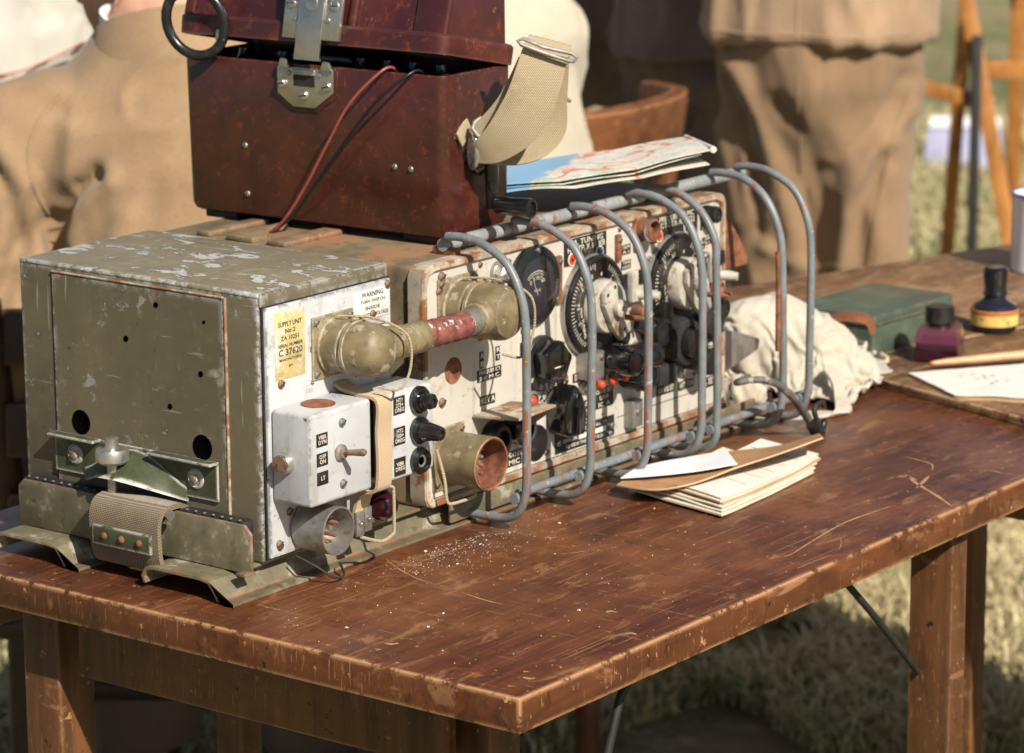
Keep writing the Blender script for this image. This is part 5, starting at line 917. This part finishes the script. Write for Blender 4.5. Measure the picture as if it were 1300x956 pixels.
def crease(me, lines):                      # pressed folds: each line is (points in x,z on the viewer's side, width, height; negative = valley)
    ns = [q.normal.copy() for q in me.vertices]
    for q, n_ in zip(me.vertices, ns):
        if n_.y > .35: continue
        dsp = 0
        for pts, wd, hh in lines:
            best = 9
            for (ax_, az), (bx2, bz) in zip(pts[:-1], pts[1:]):
                dx, dz = bx2-ax_, bz-az; t_ = max(0, min(1, ((q.co.x-ax_)*dx+(q.co.z-az)*dz)/(dx*dx+dz*dz+1e-9))); best = min(best, math.hypot(q.co.x-ax_-dx*t_, q.co.z-az-dz*t_))
            if best < wd*3: dsp += hh*math.exp(-(best/wd)**2)
        if dsp: q.co += n_*dsp
    me.update(); return me
def seam(o, pts, rad, mat):                 # stitched line lying on the cloth
    me = o.data; bv = BVHTree.FromPolygons([q.co for q in me.vertices], [tuple(p.vertices) for p in me.polygons]); P = []
    for q in spline([(x, 0, z) for x, z in pts], 6):
        h = bv.ray_cast(Vector((q.x, -1, q.z)), Vector((0, 1, 0)))
        if h[0] is not None: P.append(h[0]-h[1]*rad*.25)
    if len(P) > 3: part('seam', tube(P, rad, 6), mat, o)
def dress(t_, name, ms, mat, vox=.011, wr=.012, ws=7, seed=0): return part(name, smooth_remesh(ms, vox, 4, wr, ws, seed), mat, t_)
def standing(name, label, px, dist_from, rot, cols, arms, seed, stance=.09, jl=.80, wide=1.0, group=None, hairm='hair_brown', jrx=.19, head_yaw=0):
    v = ray(*px); h = Vector((v.x, v.y, 0)).normalized(); p_ = Vector((CAM.x, CAM.y, 0))+h*dist_from; yw = math.atan2(h.y, h.x)-math.pi/2
    t_ = thing(name, label, 'person', (p_.x, p_.y, G0), yw+rot, group, world=False)
    jm, tm = cols; hd_, hr_, ey = head_meshes((0, .02, 1.60), head_yaw)
    bm = hd_+[limb([(0, -.01, 1.36), (0, .0, 1.46), (0, .012, 1.56)], [.075, .058, .056]), stack([(.85, 0, 0, .14, .09), (1.1, 0, 0, .13, .09), (1.35, 0, 0, .16, .09), (1.42, 0, 0, .10, .07)])]
    for s__ in (-1, 1): sh, el_, wr_ = arms[s__]; bm.append(limb([(s__*.12, 0, 1.38), sh, el_, wr_], [.05, .045, .036, .026])); d = (Vector(wr_)-Vector(el_)); bm += hand(wr_, d, (0, 1, .1) if abs(d.normalized().y) < .7 else (-s__, 0, 0))
    for s__ in (-1, 1): bm.append(limb([(s__*stance, 0, .86), (s__*stance, .0, .48), (s__*stance, -.01, .12), (s__*stance, 0, .07)], [.07, .055, .04, .04]))
    part('body', smooth_remesh(bm, .0085, 2), 'skin', t_); part('hair', smooth_remesh(hr_, .01, 2, .006, 40, seed), hairm, t_)
    for e in ey: part('eye', ball(e, .011, .009, .011, 10), 'enamel_white', t_)
    tr_ = [stack([(.63, 0, 0, stance*1.0+.02, .05), (.68, 0, 0, stance*1.1+.05, .085), (.74, 0, 0, stance*.6+.105*wide, .108), (.80, 0, 0, .165*wide, .125), (.90, 0, 0, .17*wide, .13), (1.0, 0, 0, .155*wide, .115), (1.04, 0, 0, .14*wide, .1)])]
    for s__ in (-1, 1): tr_.append(limb([(s__*stance*.85, 0, .92), (s__*stance, -.005, .70), (s__*stance*1.05, .01, .46), (s__*stance*1.1, -.005, .16), (s__*stance*1.1, 0, .09)], [.10*wide, .098*wide, .082*wide, .078*wide, .08*wide]))
    kb_ = .001215; fb = lambda *pp_: [((x-1040)*kb_, 1.4784-(y+463)*kb_) for x, y in pp_]; tme = smooth_remesh(tr_, .0085, 5, .009, 7, seed, (1.2, 1.2, .42))
    FB = [(fb((940, 60), (965, 85), (985, 130), (1010, 213), (1030, 320), (1036, 420)), .014, .016), (fb((925, 90), (955, 130), (972, 190), (980, 280)), .014, -.012), (fb((1185, 65), (1160, 125), (1125, 170), (1100, 225), (1092, 320)), .014, .014), (fb((1160, 80), (1135, 130), (1105, 165), (1075, 200)), .012, -.010), (fb((1140, 180), (1112, 240), (1108, 330)), .011, -.010), (fb((1150, 160), (1135, 230), (1128, 330)), .011, .009), (fb((1010, 110), (1045, 150), (1060, 230), (1055, 330)), .014, -.008), (fb((915, 150), (935, 190), (950, 270)), .012, .009), (fb((990, 300), (1040, 330), (1090, 318)), .012, .008)]
    to_ = part('trousers', crease(tme, FB), tm, t_); seam(to_, fb((1165, 90), (1150, 150), (1135, 230), (1120, 320)), .0025, tm); seam(to_, fb((1040, 70), (1038, 140), (1036, 200)), .0022, tm)
    jk = [stack([(jl, 0, 0, jrx, .145), (jl+.1, 0, 0, jrx*.97, .14), (1.05, 0, 0, .165, .12), (1.22, 0, 0, .185, .125), (1.36, 0, 0, .185, .115), (1.43, 0, 0, .13, .085), (1.475, 0, .0, .075, .07)], 28)]
    for s__ in (-1, 1): sh, el_, wr_ = arms[s__]; w2 = Vector(el_).lerp(Vector(wr_), .93); jk.append(limb([(s__*.13, 0, 1.37), sh, el_, w2], [.07, .074, .060, .048]))
    jo = dress(t_, 'jacket', jk, jm, .010, .010, 7, seed+2); crease(jo.data, [(fb((1000, -60), (985, 0), (975, 60)), .014, -.008), (fb((1100, -40), (1120, 10), (1130, 55)), .014, .008), (fb((930, -20), (925, 30), (920, 62)), .012, .008)])
    zh = jl+.018; seam(jo, [(-.16, zh), (-.08, zh-.002), (0, zh), (.08, zh-.002), (.16, zh)], .0022, jm); seam(jo, [(0, jl+.01), (.001, jl+.08), (0, jl+.2)], .0022, jm)
    for s__ in (-1, 1): part('shoe', smooth_remesh([limb([(s__*stance*1.1, -.07, .045), (s__*stance*1.1, .02, .05), (s__*stance*1.15, .13, .035), (s__*stance*1.17, .19, .03)], [.040, .046, .040, .028]), limb([(s__*stance*1.1, -.02, .04), (s__*stance*1.1, -.01, .14)], [.045, .048])], .007, 2), 'leather', t_)
    return t_
down = {s__: ((s__*.205, 0, 1.38), (s__*.265, -.01, 1.11), (s__*.27, .08, .86)) for s__ in (-1, 1)}
fwd = {s__: ((s__*.205, 0, 1.38), (s__*.25, .03, 1.12), (s__*.12, .25, 1.05)) for s__ in (-1, 1)}
standing('person', 'person standing in loose khaki-brown jacket and trousers behind the writing table', (1040, 100), 4.95, R(-14), ('jacket_brown', 'trousers_brown'), {-1: fwd[-1], 1: fwd[1]}, 3, .058, .872, .95, None, jrx=.188)
standing('person', 'person in dark brown clothes standing with legs apart beyond the chair', (738, 60), 5.9, R(5), ('dark_cloth', 'dark_cloth'), down, 5, .165, .76, .9)
standing('person', 'person in dark mauve-brown suit between the chair and khaki figure', (884, 60), 5.5, R(-60), ('mauve_cloth', 'dark_cloth'), down, 9, .05, .78, .9, jrx=.17)
standing('person', 'person in white clothes beyond the shoulder of the tan jacket', (10, 30), 5.6, R(20), ('white_cloth', 'white_cloth'), down, 11, .08, .62, 1.1, jrx=.20)
standing('person', 'person in dark red-black clothes close beside the white-clothed figure', (88, 30), 6.0, R(-20), ('dark_red_cloth', 'dark_red_cloth'), down, 13, .09, .60, 1.2, jrx=.22)

def seated(name, label, px, dist_from, rot, jm, tm, hairm, seed, torso, arm, headc, head_yaw, tilt, collar=True):
    v = ray(*px); h = Vector((v.x, v.y, 0)).normalized(); p_ = Vector((CAM.x, CAM.y, 0))+h*dist_from; yw = math.atan2(h.y, h.x)-math.pi/2
    t_ = thing(name, label, 'person', (p_.x, p_.y, G0), yw+rot, None, world=False); hd_, hr_, ey = head_meshes(headc, head_yaw, tilt); hc = Vector(headc)
    bm = hd_+[limb([(0, .0, .98), (hc.x*.3, hc.y*.35, 1.05), (hc.x*.8, hc.y*.8-.02, hc.z-.06)], [.08, .062, .058]), stack([(.46, 0, .02, .14, .1), (.7, 0, .0, .12, .085), (.95, 0, 0, .14, .085), (1.01, 0, 0, .09, .065)])]
    jk = [stack(torso, 32)]
    for s__ in (-1, 1):
        sh, el_, wr_ = [Vector((s__*a[0], a[1], a[2])) for a in arm]; bm.append(limb([(s__*.11, 0, .96), sh, el_, wr_], [.05, .045, .036, .026])); bm += hand(wr_, wr_-el_, (-s__, 0, .2)); jk.append(limb([(s__*.10, 0, .965), sh, sh.lerp(el_, .5), el_, el_.lerp(wr_, .92)], [.07, .073, .063, .058, .047]))
        bm.append(limb([(s__*.09, .03, .50), (s__*.11, .42, .48), (s__*.11, .44, .10)], [.07, .055, .042]))
    part('body', smooth_remesh(bm, .008, 2), 'skin', t_); part('hair', smooth_remesh(hr_, .009, 2, .005, 50, seed), hairm, t_)
    for e in ey: part('eye', ball(e, .011, .009, .011, 10), 'enamel_white', t_)
    ka = .000835; fa = lambda *pp_: [((x-222)*ka, 1.4784-(y+463)*ka) for x, y in pp_]; jme = smooth_remesh(jk, .0062, 4, .009, 6.5, seed, (.75, 1, .6))
    jo = part('jacket', crease(jme, [(fa((128, 190), (108, 205), (88, 228), (76, 262), (66, 320), (62, 400)), .011, -.020), (fa((150, 195), (125, 212), (104, 240), (95, 275)), .012, .008), (fa((0, 150), (25, 190), (40, 250), (50, 330)), .012, .007), (fa((-8, 170), (18, 215), (30, 280)), .010, -.009), (fa((40, 200), (10, 260), (-10, 330)), .010, .008), (fa((60, 250), (20, 300), (-5, 370)), .010, -.008), (fa((55, 300), (20, 350), (5, 420)), .010, .008), (fa((170, 240), (150, 300), (140, 380)), .016, .007), (fa((205, 200), (190, 300), (185, 420)), .016, -.006), (fa((130, 330), (180, 380), (230, 400)), .012, -.007), (fa((110, 300), (170, 345), (230, 360)), .012, .006), (fa((60, 110), (110, 120), (180, 110)), .012, -.004)]) if collar else jme, jm, t_)
    if collar: seam(jo, fa((88, 92), (62, 120), (45, 160), (48, 205), (64, 248)), .0028, jm)
    tr_ = [stack([(.44, 0, .03, .17, .13), (.54, 0, .02, .175, .13), (.62, 0, 0, .15, .11)])]
    for s__ in (-1, 1): tr_.append(limb([(s__*.085, .0, .50), (s__*.11, .40, .49), (s__*.11, .45, .44), (s__*.11, .45, .12)], [.10, .085, .08, .07]))
    dress(t_, 'trousers', tr_, tm, .012, .012, 8, seed+1)
    for s__ in (-1, 1): part('shoe', smooth_remesh([limb([(s__*.11, .39, .045), (s__*.11, .46, .05), (s__*.115, .57, .035), (s__*.117, .63, .03)], [.040, .046, .040, .028]), limb([(s__*.11, .44, .04), (s__*.11, .45, .14)], [.045, .048])], .007, 2), 'leather', t_)
    if collar: part('shirt_collar', ribbon([(Vector((-.012+.068*math.cos(R(a)), .026+.066*math.sin(R(a)), 1.048+.004*math.sin(R(a))-.012*math.cos(R(a)))), Vector((-.016+.064*math.cos(R(a)), .03+.062*math.sin(R(a)), 1.080+.010*math.sin(R(a))-.012*math.cos(R(a))))) for a in range(0, 361, 20)], .004, 3), 'paper_white', t_); part('jacket_collar', ribbon([(Vector((-.006+.088*math.cos(R(a)), .020+.084*math.sin(R(a)), 1.030-.018*math.sin(R(a))+.006*math.cos(R(a)))), Vector((-.010+.074*math.cos(R(a)), .026+.072*math.sin(R(a)), 1.080-.022*math.sin(R(a))+.012*math.cos(R(a))))) for a in range(0, 361, 20)], .008, 3), jm, t_)
    return t_
def chair(label, px, d_, rot, mat, style=0):
    v = ray(*px); h = Vector((v.x, v.y, 0)).normalized(); p_ = Vector((CAM.x, CAM.y, 0))+h*d_; yw = math.atan2(h.y, h.x)-math.pi/2; t_ = thing('wooden_chair', label, 'chair', (p_.x, p_.y, G0), yw+rot, 'wooden chairs behind the tables', world=False)
    part('seat', box(-.21, .21, -.02, .40, .415, .435, .006), mat, t_)
    for x, y in ((-.18, .36), (.18, .36)): part('leg', box(x-.017, x+.017, y-.017, y+.017, 0, .416, .003), mat, t_)
    top_ = .845 if style == 0 else .80
    for s__ in (-1, 1): part('leg', tube(spline([(s__*.185, -.03, 0), (s__*.185, .0, .42), (s__*.19, -.03, .62), (s__*.20, -.06, top_)], 4), .017, 10), mat, t_)
    if style == 0:
        A_ = [(-.235, .03), (-.20, -.055), (-.10, -.098), (0, -.11), (.10, -.098), (.20, -.055), (.235, .03)]; P = spline([(x, y, 0) for x, y in A_], 5); part('back_rail', ribbon([(Vector((q.x, q.y, top_-.075)), Vector((q.x, q.y-.012, top_+.012))) for q in P[::2]], .022, 2), mat, t_); part('back_rail', ribbon([(Vector((q.x*.85, q.y*.8+.015, .55)), Vector((q.x*.87, q.y*.85, .60))) for q in P[2:-2:2]], .016, 2), mat, t_)
    else:
        for z in (.56, .66, .76): part('back_slat', box(-.185, .185, -.06, -.044, z-.03, z+.03, .004), mat, t_)
    for s__ in (-1, 1): part('stretcher', box(s__*.185-.009, s__*.185+.009, .0, .35, .18, .20, .002), mat, t_)
    part('stretcher', box(-.18, .18, .35, .366, .22, .24, .002), mat, t_); return t_
seated('person', 'seated person with back turned in tan jacket with white shirt collar', (222, 60), 3.40, R(-6), 'jacket_tan', 'dark_cloth', 'hair', 4,
       [(.47, 0, .02, .165, .135), (.60, 0, .0, .140, .125), (.74, 0, 0, .128, .12), (.85, 0, 0, .135, .125), (.93, 0, 0, .160, .12), (.985, 0, 0, .160, .105), (1.02, 0, .01, .125, .09), (1.055, 0, .015, .092, .08), (1.082, 0, .02, .072, .07)], ((.160, .0, .942), (.205, .01, .68), (.13, .26, .70)), (-.038, .105, 1.150), R(62), R(-18))
chair('dark slatted wooden chair under the seated person in tan jacket', (222, 60), 3.37, R(-6), 'wood_dark', 1)
seated('person', 'seated person in cream clothes behind the telephone case', (560, 60), 4.1, R(0), 'cream_cloth', 'cream_cloth', 'hair_brown', 8,
       [(.47, 0, .02, .225, .145), (.60, 0, .0, .212, .13), (.74, 0, 0, .197, .12), (.86, 0, 0, .182, .12), (.945, 0, 0, .165, .11), (1.0, 0, 0, .150, .1), (1.05, 0, .01, .12, .08), (1.08, 0, .01, .08, .07)], ((.110, .02, .975), (.12, .22, .78), (.06, .38, .82)), (0, .06, 1.16), 0, R(-10), False)
chair('curved-back reddish wooden armchair standing behind the folded map', (700, 160), 4.35, R(50), 'wood_chair', 0)
chair('dark slatted wooden chair under the seated person in cream', (560, 60), 4.08, 0, 'wood_chair', 1)
# printed sheet held up beyond the tan shoulder
P_ = [atp(-12, 100, (1.05, 1.1, .2)), atp(40, 88, (1.05, 1.1, .2)), atp(108, 55, (1.05, 1.1, .2))]; Q_ = [atp(-12, 130, (.98, 1.02, .2)), atp(40, 110, (.98, 1.02, .2)), atp(112, 72, (.98, 1.02, .2))]
ps = thing('printed_cloth', 'patterned sheet with thin red border beyond the tan shoulder', 'cloth', P_[1]); part('sheet', ribbon(list(zip(Q_, P_)), .004, 6), 'camo_print', ps); part('red_border', tube(spline(P_, 6), .003, 8), 'red_paint', ps)

# ---- easel, pale boards on the grass
def ground_at(px, d_): v = ray(*px); h = Vector((v.x, v.y, 0)).normalized(); return Vector((CAM.x, CAM.y, 0))+h*d_
ec = ground_at((1262, 100), 6.6); yw = math.atan2(ec.y-CAM.y, ec.x-CAM.x)-math.pi/2
ea = thing('wooden_easel', 'orange-brown wooden folding easel standing on the grass', 'easel', (ec.x, ec.y, G0), yw, world=False)
def bar(name, a, b, w_, d_, mat='wood_orange'):
    a, b = Vector(a), Vector(b); t_ = (b-a).normalized(); e = Vector((0, 1, 0)).cross(t_).normalized(); g = t_.cross(e); part(name, prism([(-w_/2, -d_/2), (w_/2, -d_/2), (w_/2, d_/2), (-w_/2, d_/2)], a, e, g, b-a, .002), mat, ea)
bar('leg', (-.22, -.05, 1.55), (.10, -.30, 0), .032, .02); bar('leg', (.045, .02, 1.6), (.045, .15, .0), .03, .02); bar('leg', (-.02, .0, 1.5), (-.10, .35, 0), .03, .02); bar('crossbar', (-.03, -.16, .625), (.20, -.16, .630), .035, .02); bar('leg', (.30, -.1, 1.5), (.045, -.28, 0), .03, .02); bar('shelf', (-.16, -.2, .60), (.0, -.2, .56), .03, .02); bar('post', (-.035, -.22, .70), (-.035, -.22, .0), .022, .022, 'black_matt')
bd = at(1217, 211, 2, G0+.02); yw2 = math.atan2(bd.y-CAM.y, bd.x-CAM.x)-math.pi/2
bo = thing('pale_board', 'white board with bluish shade in its colour propped on the grass under the easel', 'board', (bd.x, bd.y, G0), yw2, world=False)
part('panel', prism([(-.10, 0), (.125, 0), (.112, .142), (-.085, .142)], (0, 0, .012), (1, 0, 0), (0, .45, .89), (0, .012, -.006), .002), 'board_shade', bo); part('top_sheet', prism([(-.086, .118), (.112, .118), (.110, .152), (-.082, .152)], (0, -.004, .014), (1, 0, 0), (0, .45, .89), (0, -.003, .002), .001), 'paper_white', bo); part('prop', box(-.02, .0, .13, .15, 0, .12, .002), 'wood_leg', bo)  # panel colour carries the shade, the white strip the sunlit top edge

# ------------------------------------------------------------------ lift everything so that the ground is z = 0
for o in list(bpy.data.objects):
    if o.parent is None and o.type not in ('CAMERA', 'LIGHT'): o.location.z += TT
